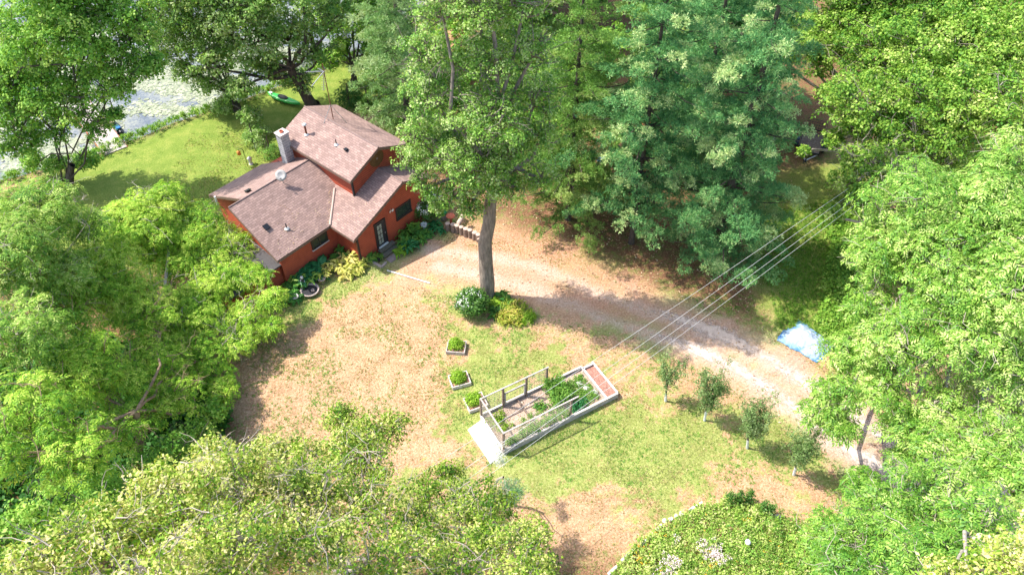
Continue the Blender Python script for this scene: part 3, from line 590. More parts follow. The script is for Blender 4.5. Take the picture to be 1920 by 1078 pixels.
p = onL(531, 343); t = thing('satellite_dish', p, 'small grey satellite dish on a short mast on the lower roof ridge', 'satellite dish')
mb = MB(); mb.tube([p, p+ZV*.35, p+ZV*.55-HY*.05], .03, 8); obj('mast', mb, M['metal'], t)
ax_ = nrm([.1, -.75, .55]); q = p+ZV*.62; mb = MB(); mb.lathe(q, [(.0, 0), (.2, .02), (.36, .09), (.365, .10), (.2, .035), (0, .012)], 24, ax_); obj('dish', mb, M['concrete'], t)
mb = MB(); mb.tube([q-ZV*.3+ax_*.07, q-ZV*.25+ax_*.45], .015, 5); mb.box(q-ZV*.22+ax_*.47, (.09, .09, .09)); obj('receiver_arm', mb, M['metal'], t)
p = onV(625, 224); t = thing('antenna', p, 'tall rusty television antenna on a tripod standing on the upper roof ridge', 'antenna')
mt = MB(); top = p+ZV*4.2; mt.tube([p-ZV*.02, top], .03, 8); obj('mast', mt, M['rust'], t)
for f in (g(X2-.5, 0, 0), ):
    pass
lp = local(p)
for dx, dy in ((-.75, .1), (.45, .7), (.5, -.75)):
    x = lp[0]+dx; z = R2-(R2-E2)/(X2-A2)*abs(x-X2); mb = MB(); mb.tube([p+ZV*1.15, g(x, lp[1]+dy, z)], .018, 6); obj('leg', mb, M['metal'], t)
u1 = nrm([-1, -.15, .06]); bm = MB(); c0 = top-ZV*.55; bm.tube([c0-u1*.1, c0+u1*1.15], .022, 6); obj('boom', bm, M['metal'], t)
vb2 = MB()
for sg in (-1, 1): vb2.tube([c0, c0+nrm([-.55, sg*.9, -.35])*1.35], .03, 6)
vb2.tube([c0, c0+nrm([-.15, -.2, -1])*1.3], .028, 6); obj('reflector_arm', vb2, M['metal'], t)
el = MB()
for k in range(9):
    q = c0+u1*(.15+k*.11); s_ = nrm([.1, 1, -.25]); L = .20+.02*k; el.tube([q-s_*L, q+s_*L], .01, 4)
for k in range(7): q = c0+nrm([-.15, -.2, -1])*(.25+.16*k); el.tube([q-np.array([.16, 0, 0]), q+np.array([.16, 0, 0])], .01, 4)
obj('antenna_element', el, M['metal'], t)
# steps
t = thing('steps', g(DX+.6, -.6, 0), 'weathered wooden two tread steps below the black front door', 'steps')
for k, (yy, zz) in enumerate(((-.27, .36), (-.62, .18))):
    mb = MB(); wd = 1.35+.12*k; mb.box(g(DX+.62, yy, zz-.03), (wd, .36, .06), HX, HY); mb.box(g(DX+.62, yy+.02, (zz-.07)/2), (wd-.1, .30, zz-.07), HX, HY); obj('tread', mb, M['deckwood'], t)
mb = MB(); mb.box(g(DX+.75, -1.12, .02), (1.7, .5, .07), HX, HY); tag(obj('stepping_slab', mb, mat('stone_slab', (.34, .27, .24), (.22, .17, .15), 8, .9)), 'flat brown stone slab lying in front of the wooden door steps', 'slab')
# ------------------------------------------------------------------ trees
def branchy(tr, n, p0, spread, L=1.6, r=.03):
    spread = spread*.66; L = L*.8; n = int(n*2)
    """bare pale twigs poking out of a crown"""
    for _ in range(n):
        a = p0+np.clip(rng.normal(size=3), -1.5, 1.5)*spread; d = nrm(rng.normal(size=3)*[1, 1, .5]+[0, 0, .45]); P = tr.limb(a, a+d*L*rng.uniform(.6, 1.3), r, .008, 4, .18, 0, 5)
        for _ in range(3): q = P[rng.integers(1, 5)]; tr.limb(q, q+nrm(d+rng.normal(size=3)*.6)*L*.4, r*.5, .005, 3, .2, 0, 3)
def decid(name, base, envs, label, cat, bark, leaf, kind, r=.28, sc=1.0, dens=1.0, fork=None, group=None, nsub=16, twigs=8, trunk_to=None, vb=0.0, sub=.36, multi=1, flat=.8, fill=.25):
    tr = Tree(name, base, label, cat, bark, leaf, kind, group); B = tr.base
    cs = np.array([c for c, _ in envs]); mean = cs.mean(0)
    hubz = trunk_to[2] if trunk_to is not None else max(2.0, (B[2]+cs[:, 2].min())*.45)
    hub = np.array(trunk_to) if trunk_to is not None else np.array([B[0]*.7+mean[0]*.3, B[1]*.7+mean[1]*.3, hubz])
    P = tr.limb(B-ZV*.3, hub, r*1.25, r*.75, 12, .03, 0, 8)
    fl = MB(); tr.mb.tube([B-ZV*.3, B+ZV*.15, B+ZV*.6], [r*1.9, r*1.5, r*1.2], 12, False)
    for k, (c, rad) in enumerate(envs):
        st = hub if (k % 2 == 0 or multi > 1) else P[-2]
        if multi > 1: st = B+np.array([rng.uniform(-.3, .3), rng.uniform(-.3, .3), .2]) if k < 5 else cs[k % 5]-ZV*.4
        tr.env(c, rad, max(7, int(nsub*(rad/3.5)**1.3)), dens, flat, sub, sc, st, r*.6 if multi == 1 else r*.42, vb=vb+rng.uniform(-.05, .05), fill=fill)
        branchy(tr, twigs if rad > 1.5 else 1, c, rad*.45, 1.5 if rad > 1.5 else .6, .024)
    return tr.done()
# left side, nearest to the house
decid('ash_tree', un(300, 660, 0), [E(345, 455, 108, z=2.9), E(250, 420, 95, z=5), E(420, 520, 75, z=2.2), E(350, 590, 95, z=2.3), E(460, 590, 52, z=1.9), E(430, 455, 58, z=2.7), E(480, 520, 40, z=2.3), E(440, 640, 50, z=1.8), E(300, 380, 62, z=5), E(160, 520, 105, z=6), E(240, 560, 90, z=4.6), E(510, 560, 28, z=2.4), E(505, 610, 24, z=1.7)],
      'broad bright green ash tree overhanging the left end of the red house', 'tree', M['palebark'], M['ash'], 'ash', .3, 1.0, 1.05, nsub=20, vb=.16, flat=.5)
decid('ash_tree', un(40, 640, 0), [E(60, 400, 100, z=10), E(-20, 470, 120, z=11), E(90, 520, 100, z=8), E(30, 620, 105, z=9.5), E(150, 420, 60, z=7.5)],
      'yellow green ash tree at the left edge of the picture below the lake', 'tree', M['palebark'], M['lime'], 'ash', .3, 1.0, 1.0, nsub=20, vb=.05, flat=.65)
decid('ash_tree', un(235, 950, 0), [E(150, 690, 105, z=7), E(50, 760, 100, z=9), E(290, 680, 85, z=3.6), E(375, 680, 68, z=2.1), E(130, 850, 100, z=8), E(230, 800, 70, z=5), E(-20, 850, 80, z=9), E(210, 730, 75, z=5.5), E(270, 600, 60, z=4.5), E(130, 600, 70, z=6.5), E(280, 770, 55, z=4), E(335, 740, 55, z=3.4), E(415, 730, 32, z=1.8)],
      'green ash tree with thick leaning brown trunk showing through its gaps, lower left', 'tree', M['brownbark'], M['ash'], 'ash', .22, .95, .95, nsub=15, vb=.04, flat=.6, trunk_to=un(255, 770, 5.5))
decid('dark_tree', un(330, 900, 0), [E(360, 830, 68, z=2), E(300, 880, 75, z=3), E(400, 770, 44, z=1.6), E(200, 940, 80, z=3.4), E(90, 960, 75, z=3.5), E(20, 1000, 60, z=3.5)],
      'low dark green understorey tree in deep shade behind the elm, lower left', 'tree', M['darkbark'], M['maple'], 'big', .12, .9, 1.0, nsub=14, twigs=4)
decid('elm_tree', un(250, 1150, 0), [E(330, 960, 150, z=14), E(180, 1020, 130, z=15), E(450, 900, 95, z=12.5), E(520, 930, 85, z=12), E(520, 1010, 90, z=13), E(60, 1080, 110, z=15), E(420, 1040, 130, z=15), E(500, 850, 50, z=10.5), E(300, 1100, 120, z=17), E(395, 850, 48, z=11)],
      'large straw and green elm filling the lower left corner', 'tree', M['palebark'], M['elm'], 'elm', .35, 1.0, 1.35, nsub=22, vb=.08)
decid('elm_tree', un(640, 1060, 0), [E(680, 860, 78, z=9.5), E(600, 920, 95, z=11), E(700, 950, 95, z=10.5), E(600, 1040, 110, z=13), E(640, 785, 40, z=8.5), E(735, 800, 38, z=8.5), E(690, 810, 45, z=8.8), E(650, 840, 60, z=9.5), E(570, 950, 70, z=11), E(560, 860, 55, z=10), E(740, 1040, 90, z=11.5)],
      'green elm with two feathery tops standing at the bottom centre-left over the dry lawn', 'tree', M['palebark'], M['elm'], 'elm', .3, 1.0, 1.25, nsub=18, vb=-.02)
decid('elm_tree', un(870, 1180, 0), [E(930, 950, 50, z=8), E(1000, 1010, 42, z=8.5), E(1010, 1065, 50, z=9.3), E(900, 1000, 70, z=9), E(860, 950, 78, z=8.5), E(960, 1020, 75, z=10), E(870, 1060, 80, z=10), E(985, 1085, 65, z=11), E(840, 885, 36, z=7.5), E(780, 1000, 70, z=9.5), E(800, 930, 48, z=8.5)],
      'smaller green elm at the bottom centre, right of the feathery topped elm', 'tree', M['palebark'], M['elm'], 'elm', .24, .95, 1.2, nsub=16, vb=-.08)
tr = Tree('russian_olive', un(945, 950, 0), 'silvery grey olive tree with a blue green crown beside the raised garden bed', 'tree', M['palebark'], M['blue'], 'lance'); B = tr.base
tr.limb(B, B+ZV*3, .1, .06); c, r_ = E(955, 925, 38, z=4.5); tr.env(c, r_, 10, 2.0, .9, .4, .7, B+ZV*2.8, .05); c, r_ = E(925, 960, 40, z=4.2); tr.env(c, r_, 8, 2.0, .9, .4, .7, B+ZV*2.6, .05); o = tr.done()
lf = []; c, r_ = E(930, 840, 19, z=4.6)
for c_, q in ((c, r_), (E(935, 860, 16, z=4.6)[0], r_*.8)): u = sphere_pts(60, .6); lf.append(scatter(c_+u*q*rng.uniform(.3, 1, (60, 1)), u+[0, 0, .4], .55*np.ones(60), 'lance'))
leafobj('silver_foliage', lf, M['willow'], o)
# right side
decid('ash_tree', un(1850, 560, 0), [E(1740, 400, 135, z=12.5), E(1860, 400, 130, z=13.5), E(1650, 480, 88, z=10.5), E(1800, 530, 120, z=12), E(1920, 540, 120, z=13), E(1645, 575, 72, z=9), E(1700, 640, 92, z=9.5), E(1590, 655, 56, z=7.5), E(1830, 640, 100, z=11), E(1790, 760, 72, z=8), E(1890, 790, 75, z=9), E(1580, 800, 30, z=6), E(1700, 800, 48, z=7), E(1830, 860, 60, z=8.5), E(1760, 830, 50, z=7.5), E(1920, 900, 60, z=10), E(1650, 690, 60, z=7.5), E(1540, 770, 32, z=6), E(1570, 735, 50, z=7), E(1655, 745, 60, z=7.5), E(1910, 300, 80, z=14.5), E(1905, 690, 90, z=10.5)],
      'huge pale green ash tree covering the right side behind the gravel driveway bend', 'tree', M['palebark'], M['paleash'], 'ash', .42, 1.1, 1.15, nsub=20, vb=.1)
decid('ash_tree', un(1800, 1100, 0), [E(1760, 920, 100, z=9), E(1660, 980, 100, z=8.5), E(1860, 850, 70, z=8.5), E(1570, 1010, 82, z=6.5), E(1860, 1000, 115, z=11), E(1750, 1060, 120, z=11), E(1930, 880, 66, z=10), E(1600, 1075, 80, z=8), E(1620, 905, 38, z=5), E(1700, 865, 36, z=6)],
      'green ash tree filling the lower right corner beside the flower patch', 'tree', M['palebark'], M['paleash'], 'ash', .36, 1.0, 1.05, nsub=18, vb=-.1)
decid('elm_tree', un(1990, 1110, 0), [E(1880, 1060, 70, z=15), E(1960, 1000, 60, z=14.5), E(1780, 1085, 55, z=14)],
      'yellowish elm branches in the extreme lower right corner', 'tree', M['palebark'], M['elm'], 'elm', .25, 1.0, 1.3, nsub=16, vb=.12)
decid('maple_tree', un(1730, 300, 0), [E(1690, 110, 130, z=10.5), E(1560, 60, 88, z=10), E(1620, 200, 90, z=9.5), E(1780, 190, 125, z=10.5), E(1612, 300, 46, z=7.5), E(1640, 300, 60, z=8), E(1495, 40, 52, z=9), E(1860, 90, 130, z=12), E(1800, 0, 120, z=13), E(1640, -30, 120, z=13), E(1615, 370, 45, z=6.5), E(1690, 340, 60, z=7.5), E(1900, 200, 90, z=11.5), E(1565, 180, 42, z=8.5), E(1562, 262, 24, z=6.8), E(1475, 105, 28, z=8.2), E(1535, 125, 36, z=8), E(1520, 60, 50, z=9), E(1600, 240, 40, z=7.4), E(1590, 340, 40, z=6.6), E(1508, 283, 9, z=5.8), E(1770, 290, 72, z=8), E(1700, 250, 70, z=8.5), E(1560, 400, 22, z=6)],
      'wide yellow green maple with pale bare twigs at the upper right above the trailer', 'tree', M['palebark'], M['lime'], 'big', .4, 1.0, 1.15, nsub=20, twigs=14, sub=.33)
# centre: oak with bare straight trunk
ob = un(912, 556, 0); oy = ob[1]
decid('oak_tree', ob, [E(905, 335, 70, y=oy-.5), E(830, 270, 82, y=oy+.5), E(960, 265, 80, y=oy), E(770, 300, 40, y=oy), E(1015, 330, 40, y=oy), E(900, 210, 85, y=oy-1), E(805, 175, 78, y=oy), E(1000, 180, 72, y=oy+.5), E(910, 110, 90, y=oy), E(800, 95, 62, y=oy+.5), E(1000, 90, 60, y=oy), E(900, 10, 100, y=oy), E(795, 345, 44, y=oy-.3), E(850, 360, 40, y=oy-.6), E(880, 388, 36, y=oy-.8), E(935, 330, 50, y=oy-1.2), E(880, 300, 75, y=oy-1.4), E(930, 230, 80, y=oy-1.8), E(780, 240, 48, y=oy), E(1020, 250, 40, y=oy), E(820, 385, 22, y=oy), E(960, 345, 44, y=oy), E(830, 10, 80, y=oy), E(980, 0, 80, y=oy), E(900, -110, 100, y=oy)],
      'tall oak with a long bare grey trunk rising from the shrub bed mid lawn', 'tree', M['bark'], M['oak'], 'broad', .40, .92, 1.3, vb=.08, nsub=17, twigs=7, trunk_to=uny(934, 300, oy), sub=.36)
# pines
def pine(name, base, H, Rm, label, leaf, z0=2.5, nw=16, r=.26, sc=1.0, dens=1.0, prof=None, azb=None, group=None, kind='pine', bark=None, lean=(0, 0)):
    tr = Tree(name, base, label, 'tree', bark or M['darkbark'], leaf, kind, group); B = tr.base; top = B+np.array([lean[0], lean[1], H])
    P = tr.limb(B-ZV*.3, top, r, .04, 10, .008, 0, 12)
    for i in range(nw):
        f = i/(nw-1); z = z0+(H*.97-z0)*f**.92; q = B+(top-B)*z/H; L0 = Rm*(prof(f) if prof else (1-f)**.62*min(1, .62+f*2))
        nb = 6 if f < .7 else 5; a0 = rng.uniform(0, 6.28)
        for k in range(nb):
            a = a0+k*2*math.pi/nb+rng.uniform(-.25, .25); L = max(.5, L0*rng.uniform(.5, 1.15)); d = np.array([math.cos(a), math.sin(a), 0])
            rise = rng.uniform(-.16, .10)-.10*(1-f)+.25*f; e = q+d*L+ZV*L*rise; br = tr.limb(q, e, .075*(1-f*.6), .012, 5, .05, -.04, 6)
            npad = max(2, int(L/.62)); 
            for j in range(npad):
                t_ = .17+.86*(j+.5)/npad; c = q+(e-q)*t_+np.array([-d[1], d[0], 0])*rng.uniform(-1, 1)*L*.24*(.35+t_*.7)+ZV*.05; pr_ = rng.uniform(.46, .78)*min(1.15, .65+L*.11)
                if j % 2: tr.limb(q+(e-q)*max(.1, t_-.15), c, .02, .006, 3, .1, 0, 3)
                n = int(dens*46*pr_**2/sc**1.6*1.6); u = sphere_pts(n, .15); rad = rng.uniform(.55, 1.08, (n, 1)); lump = .82+.3*np.sin(u[:, :1]*7+j*2+k)*np.cos(u[:, 1:2]*6+i)
                p = c+u*np.array([1, 1, .52])*pr_*rad*lump; nor = u*.8+d*.35+np.array([0, 0, .55])+rng.normal(size=(n, 3))*.2
                tr.lf.append(scatter(p, nor, sc*rng.uniform(.8, 1.25, n), kind, (-.12+.14*rng.random()+(.42 if rng.random() < .10+.22*t_ else 0))+.14*(t_-.6), .30))
    return tr.done()
pb = un(1335, 492, 0)
pine('white_pine', pb, 23, 4.9, 'largest blue green white pine with layered drooping boughs between the driveway and the trailer', M['pine'], 1.5, 20, .38, 1.0, 1.1, prof=lambda f: 1.0 if f < .26 else .74*(1-(f-.26))**.45)
pm = un(1183, 456, 0)
pine('white_pine', pm, 22, 5.2, 'white pine whose thin dark trunk stands in bare needles left of the largest pine', M['pine'], 3.4, 17, .22, 1.0, 1.05, prof=lambda f: (1-f)**.5*min(1, .8+f*1.2))
pine('white_pine', un(1290, 338, 0), 20, 5.0, 'dark pine squeezed in behind the two largest blue green pines', M['pine'], 2.0, 15, .25, 1.15, .9, prof=lambda f: (1-f)**.5)
decid('broadleaf_tree', un(1120, 235, 0), [E(1090, 150, 60, z=7), E(1150, 90, 60, z=9), E(1060, 220, 45, z=5), E(1040, 110, 50, z=8), E(1130, 200, 45, z=5)], 'yellow green broadleaf tree filling the gap between the oak crown and the pines', 'tree', M['darkbark'], M['lime'], 'big', .2, 1.1, 1.1, nsub=16, twigs=3, vb=-.15)
pine('white_pine', un(1065, 412, 0), 20, 5.8, 'yellow green pine with low boughs just right of the oak trunk', M['ypine'], 1.4, 15, .25, 1.05, .95)
pine('white_pine', un(770, 285, 0), 20, 4.6, 'pale green pine with long feathery boughs behind the house roof', M['gpine'], 1.6, 16, .25, 1.15, .9)
pine('white_pine', un(1240, 250, 0), 21, 5.2, 'yellowish pine standing behind the two blue green pines', M['ypine'], 3.0, 14, .3, 1.5, .8, kind='bigpine')
pine('white_pine', un(1345, 190, 0), 20, 4.0, 'dark pine at the back above the parked trailer', M['pine'], 2.0, 14, .3, 1.6, .8, kind='bigpine')
pine('white_pine', un(980, 130, 0), 20, 5.2, 'deep green pine far behind the oak crown', M['ypine'], 2.0, 13, .3, 1.6, .75, kind='bigpine')
pine('white_pine', un(720, 110, 0), 19, 4.4, 'pine with a dark trunk at the top of the picture above the house', M['gpine'], 2.5, 13, .28, 1.5, .8, kind='bigpine')
# top left: multi-stem maple, lakeside silver maples
mb_ = un(128, 348, 0); my = mb_[1]
decid('maple_tree', mb_, [E(60, 60, 100, y=my), E(170, 60, 100, y=my-1), E(10, 140, 90, y=my), E(130, 10, 100, y=my), E(250, 20, 70, y=my), E(190, 150, 60, y=my-1), E(20, 220, 60, y=my), E(110, 240, 46, y=my), E(180, 240, 34, y=my-1), E(270, 130, 44, y=my-1), E(60, 260, 48, y=my), E(150, 200, 52, y=my-1), E(225, 170, 34, y=my-2), E(60, 190, 80, y=my-1), E(220, 120, 58, y=my-1), E(20, 270, 45, y=my), E(120, 140, 80, y=my), E(255, 60, 55, y=my), E(100, -60, 120, y=my), E(290, 118, 24, y=my-1), E(-50, 130, 90, y=my), E(215, 215, 22, y=my-1), E(165, 300, 26, y=my+1), E(105, 310, 26, y=my), E(60, 300, 30, y=my+1)],
      'dark green maple with several dark stems standing by the dock at the upper left', 'tree', M['darkbark'], M['maple'], 'big', .26, 1.0, 1.15, nsub=14, twigs=5, multi=2, sub=.34)
def lakeside(b, envs, label, leaf='silver', r=.3, lean=None): return decid('silver_maple', b, envs, label, 'tree', M['darkbark'], M[leaf], 'big', r, 1.1, 1.0, nsub=13, twigs=5, trunk_to=lean, sub=.33)
b = un(590, 205, 0); y = b[1]
lakeside(b, [E(470, 60, 85, y=y-1), E(590, 100, 50, y=y), E(490, 120, 50, y=y-1), E(560, 150, 34, y=y), E(620, 30, 60, y=y), E(400, 110, 52, y=y-2), E(540, 60, 65, y=y), E(520, 130, 36, y=y), E(450, 160, 30, y=y-3), E(440, -20, 110, y=y), E(560, -40, 90, y=y)], 'silver maple leaning over the lake from a thick dark trunk behind the kayak', lean=uny(545, 130, y-.5), r=.42)
b = un(445, 205, 0); y = b[1]
lakeside(b, [E(400, 40, 72, y=y), E(300, 50, 70, y=y), E(330, 10, 70, y=y), E(390, 150, 48, y=y), E(440, 170, 36, y=y-1), E(330, 90, 52, y=y), E(410, 90, 50, y=y), E(350, 130, 40, y=y), E(370, 60, 60, y=y), E(420, 200, 22, y=y-1), E(470, 215, 28, y=y-3), E(480, 250, 24, y=y-4), E(350, -20, 80, y=y)], 'pale leaved silver maple at the water edge with drooping leafy branches over the lawn', r=.25)
b = un(665, 160, 0); y = b[1]
lakeside(b, [E(620, 40, 42, y=y), E(690, 20, 55, y=y), E(660, 60, 50, y=y), E(620, 110, 34, y=y), E(690, 120, 30, y=y), E(640, 90, 24, y=y), E(700, 80, 30, y=y), E(650, -60, 80, y=y)], 'slim maple with an upright dark trunk behind the roof antenna', 'maple', .24)
b = un(590, 100, 0); y = b[1]
lakeside(b, [E(600, 20, 60, y=y), E(500, 10, 60, y=y), E(560, 60, 30, y=y), E(620, -60, 90, y=y)], 'lakeside maple further along the shore above the kayak', 'silver', .25)
b = un(300, 60, 0)-np.array([0, -6, 0]); y = b[1]
b = un(640, 215, 0)
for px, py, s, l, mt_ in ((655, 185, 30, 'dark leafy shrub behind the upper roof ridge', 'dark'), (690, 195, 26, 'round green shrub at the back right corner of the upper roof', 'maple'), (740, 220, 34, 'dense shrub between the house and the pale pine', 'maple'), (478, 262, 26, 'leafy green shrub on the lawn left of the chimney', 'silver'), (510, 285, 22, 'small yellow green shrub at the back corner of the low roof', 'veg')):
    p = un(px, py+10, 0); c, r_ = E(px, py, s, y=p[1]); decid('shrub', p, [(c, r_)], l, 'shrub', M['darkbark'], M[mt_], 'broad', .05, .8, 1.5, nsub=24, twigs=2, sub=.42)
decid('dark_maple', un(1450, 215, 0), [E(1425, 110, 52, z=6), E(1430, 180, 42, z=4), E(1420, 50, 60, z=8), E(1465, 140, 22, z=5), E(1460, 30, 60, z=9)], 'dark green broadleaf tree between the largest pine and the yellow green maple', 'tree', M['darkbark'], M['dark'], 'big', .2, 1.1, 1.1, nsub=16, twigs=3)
# trees beyond the pines, along the top edge
spec = [(1090, 60, 8, 'ypine'), (1180, 20, 8, 'maple'), (1300, 60, 8, 'ypine'), (860, 30, 8, 'oak'), (1010, 10, 9, 'oak'), (1560, 40, 9, 'maple'), (1700, 60, 9, 'lime'), (1850, 60, 9, 'lime'), (1960, 200, 9, 'lime'), (790, -10, 8, 'silver')]
nm = ['first broadleaf tree behind the yellowish pine', 'dark tree at the very top, right of centre', 'pale tree behind the crown of the largest pine', 'oak leaved tree behind the top of the oak crown', 'tree at the top edge between oak and pines', 'tree behind the upper right maple, nearest the pines', 'tree behind the middle of the upper right maple', 'tree behind the right half of the upper right maple', 'tree on the far right edge behind the huge ash', 'grey green tree at the top edge behind the lakeside pine']
for (px, py, h, lm), lb in zip(spec, nm):
    b = un(px, py, 0); envs = [(b+np.array([rng.uniform(-2, 2), rng.uniform(-1.5, 1.5), z]), rng.uniform(3, 4)) for z in (5, 8, 11, 14)]
    decid('woodland_tree', b, envs, lb, 'tree', M['darkbark'], M[lm], 'far', .28, 1.1, 1.0, group='woodland trees along the top edge', nsub=14, twigs=2)
# fruit trees
def fruit(px, py, tx, ty, rp, label, seed_h=1.0, thin=1.0):
    b = un(px, py, 0); y = b[1]; tr = Tree('fruit_tree', b, label, 'tree', M['darkbark'], M['apple'], 'small', 'young fruit trees in a row beside the driveway'); B = tr.base
    top = uny(tx, ty, y); H = top[2]; st = B+(top-B)*.25; tr.limb(B+(st-B)*.65, st, .05, .05, 8, .02)
    wr = MB(); wr.tube([B-ZV*.05, B+(st-B)*.72], [.075, .062], 10); obj('trunk_wrap', wr, M['whitepaint'], tr.t)
    for k in range(11):
        a = k*2.4; L = H*rng.uniform(.42, .75); d = nrm([math.cos(a)*.26, math.sin(a)*.26, 1]+rng.normal(size=3)*.07); z_ = rng.uniform(0, .5)
        s0 = st+(top-st)*z_*.5; e = s0+d*L*(1-.4*z_); e[2] = min(e[2], B[2]+H*1.02); Pp = tr.limb(s0, e, .03, .006, 4, .1, 0, 7)
        n = int(34*thin); tt = rng.random(n)**.7; idx_ = tt*6; i0 = np.minimum(idx_.astype(int), 5); p = Pp[i0]+(Pp[i0+1]-Pp[i0])*(idx_-i0)[:, None]+rng.normal(size=(n, 3))*rp*.23
        tr.lf.append(scatter(p, rng.normal(size=(n, 3))*.5+[0, 0, .8]+(p-B)*[.3, .3, 0], rng.uniform(.8, 1.3, n), 'small', rng.uniform(-.1, .1)))
    tr.done()
fruit(1248, 752, 1253, 672, .75, 'thin young fruit tree with white trunk wrap, furthest up the row toward the oak', 1, .55)
fruit(1321, 788, 1337, 690, .95, 'fullest young fruit tree with white wrapped trunk, second from the oak end of the row', 1, 1.3)
fruit(1401, 840, 1408, 752, .85, 'bushy young fruit tree third in the row from the oak end', 1, 1.2)
fruit(1488, 890, 1510, 812, .95, 'young fruit tree nearest the lower right ash tree', 1, 1.2)
# ------------------------------------------------------------------ shrubs and flower beds
def bush(name, px, py, rp, h, label, cat, leaf, kind='small', sc=1., n=260, petals=None, group=None, stems=True, sq=.9):
    b = gnd(px, py); k = np.dot(b-CAM, FW); r_ = rp*k/FPX; t = thing(name, b, label, cat, group)
    if stems:
        mb = MB()
        for a in range(7): mb.tube([b-ZV*.05, b+np.array([math.cos(a*.9)*r_*.3, math.sin(a*.9)*r_*.3, h*.6])], [.02, .008], 4, False)
        obj('stem', mb, M['brownwood'], t)
    u = sphere_pts(n, .1); c = b+ZV*h*.45; lump = 1+.14*np.sin(u[:, :1]*9+px)*np.cos(u[:, 1:2]*8)
    p = c+u*np.array([r_, r_*sq, h*.55])*rng.uniform(.6, 1.06, (n, 1))*lump; leafobj('foliage', [scatter(p, u+[0, 0, .4]+rng.normal(size=(n, 3))*.3, sc*rng.uniform(.8, 1.2, n), kind)], leaf, t)
    if petals:
        m, q, cond = petals; u = sphere_pts(q, 0); u = u[u @ nrm(cond) > .25] if cond is not None else u; p = c+u*np.array([r_, r_*sq, h*.56])*1.04; leafobj('blossom', [scatter(p, u, 1.1*rng.uniform(.8, 1.3, len(p)), 'petal')], m, t)
    return t
bush('hydrangea', 797, 412, 27, 1.9, 'round hydrangea dotted with white flowers at the right corner of the red front wall', 'shrub', M['bush'], 'small', 1.5, 330, (M['white_petal'], 60, (0, 0, 1)))
bush('hydrangea', 818, 396, 17, 2.1, 'pale flowered upright shrub behind the round hydrangea', 'shrub', M['silver'], 'small', 1.4, 120, (M['white_petal'], 70, (0, 0, 1)))
bush('round_shrub', 886, 586, 32, 1.8, 'round green shrub with white blossom on its top left at the foot of the oak', 'shrub', M['bush'], 'small', 1.5, 620, (M['white_petal'], 60, (-.8, .5, 1)))
def tuft(name, px, py, r_, h, label, cat, leaf, kind, n, sc=1., group=None, flat=.45):
    b = gnd(px, py); u = sphere_pts(n, 0); u[:, 2] = np.abs(u[:, 2]); p = b+u*np.array([r_, r_, h*.8])*np.sqrt(rng.random((n, 1)))+[0, 0, .03]
    if kind == 'blade': p[:, 2] = b[2]
    o = leafobj(name, [scatter(p-b, (u*[1, 1, .3]*.5+[0, 0, .8]), sc*rng.uniform(.75, 1.2, n), kind)], leaf, None, (0, 0, 0)); o.location = tuple(b); return tag(o, label, cat, group)
TPL['hosta'] = []
for _ in range(4):
    o_ = []
    for k in range(16):
        a = rng.uniform(0, 6.28); L = rng.uniform(.25, .5); d = np.array([math.cos(a), math.sin(a), 0]); s = np.array([-d[1], d[0], 0]); q = d*.10*rng.random()+ZV*.08; h_ = rng.uniform(.12, .38)
        m_ = q+d*L*.6+ZV*h_; e_ = q+d*L*1.15+ZV*(h_*.55); w_ = L*.30; o_.append([q+ZV*h_*.3, m_*.5+q*.5+s*w_*.9+ZV*h_*.25, m_, m_*.5+q*.5-s*w_*.9+ZV*h_*.25]); o_.append([m_*.5+q*.5-s*w_*.9+ZV*h_*.25, m_, e_, m_-s*w_*.6-ZV*.03]); o_.append([m_*.5+q*.5+s*w_*.9+ZV*h_*.25, m_, e_, m_+s*w_*.6-ZV*.03])
    TPL['hosta'].append(np.array(o_))
def hosta(px, py, sc, leaf, label, n=3): return tuft('hosta', px, py, .22*sc, .12, label, 'plant', M[leaf], 'hosta', n, sc*1.15)
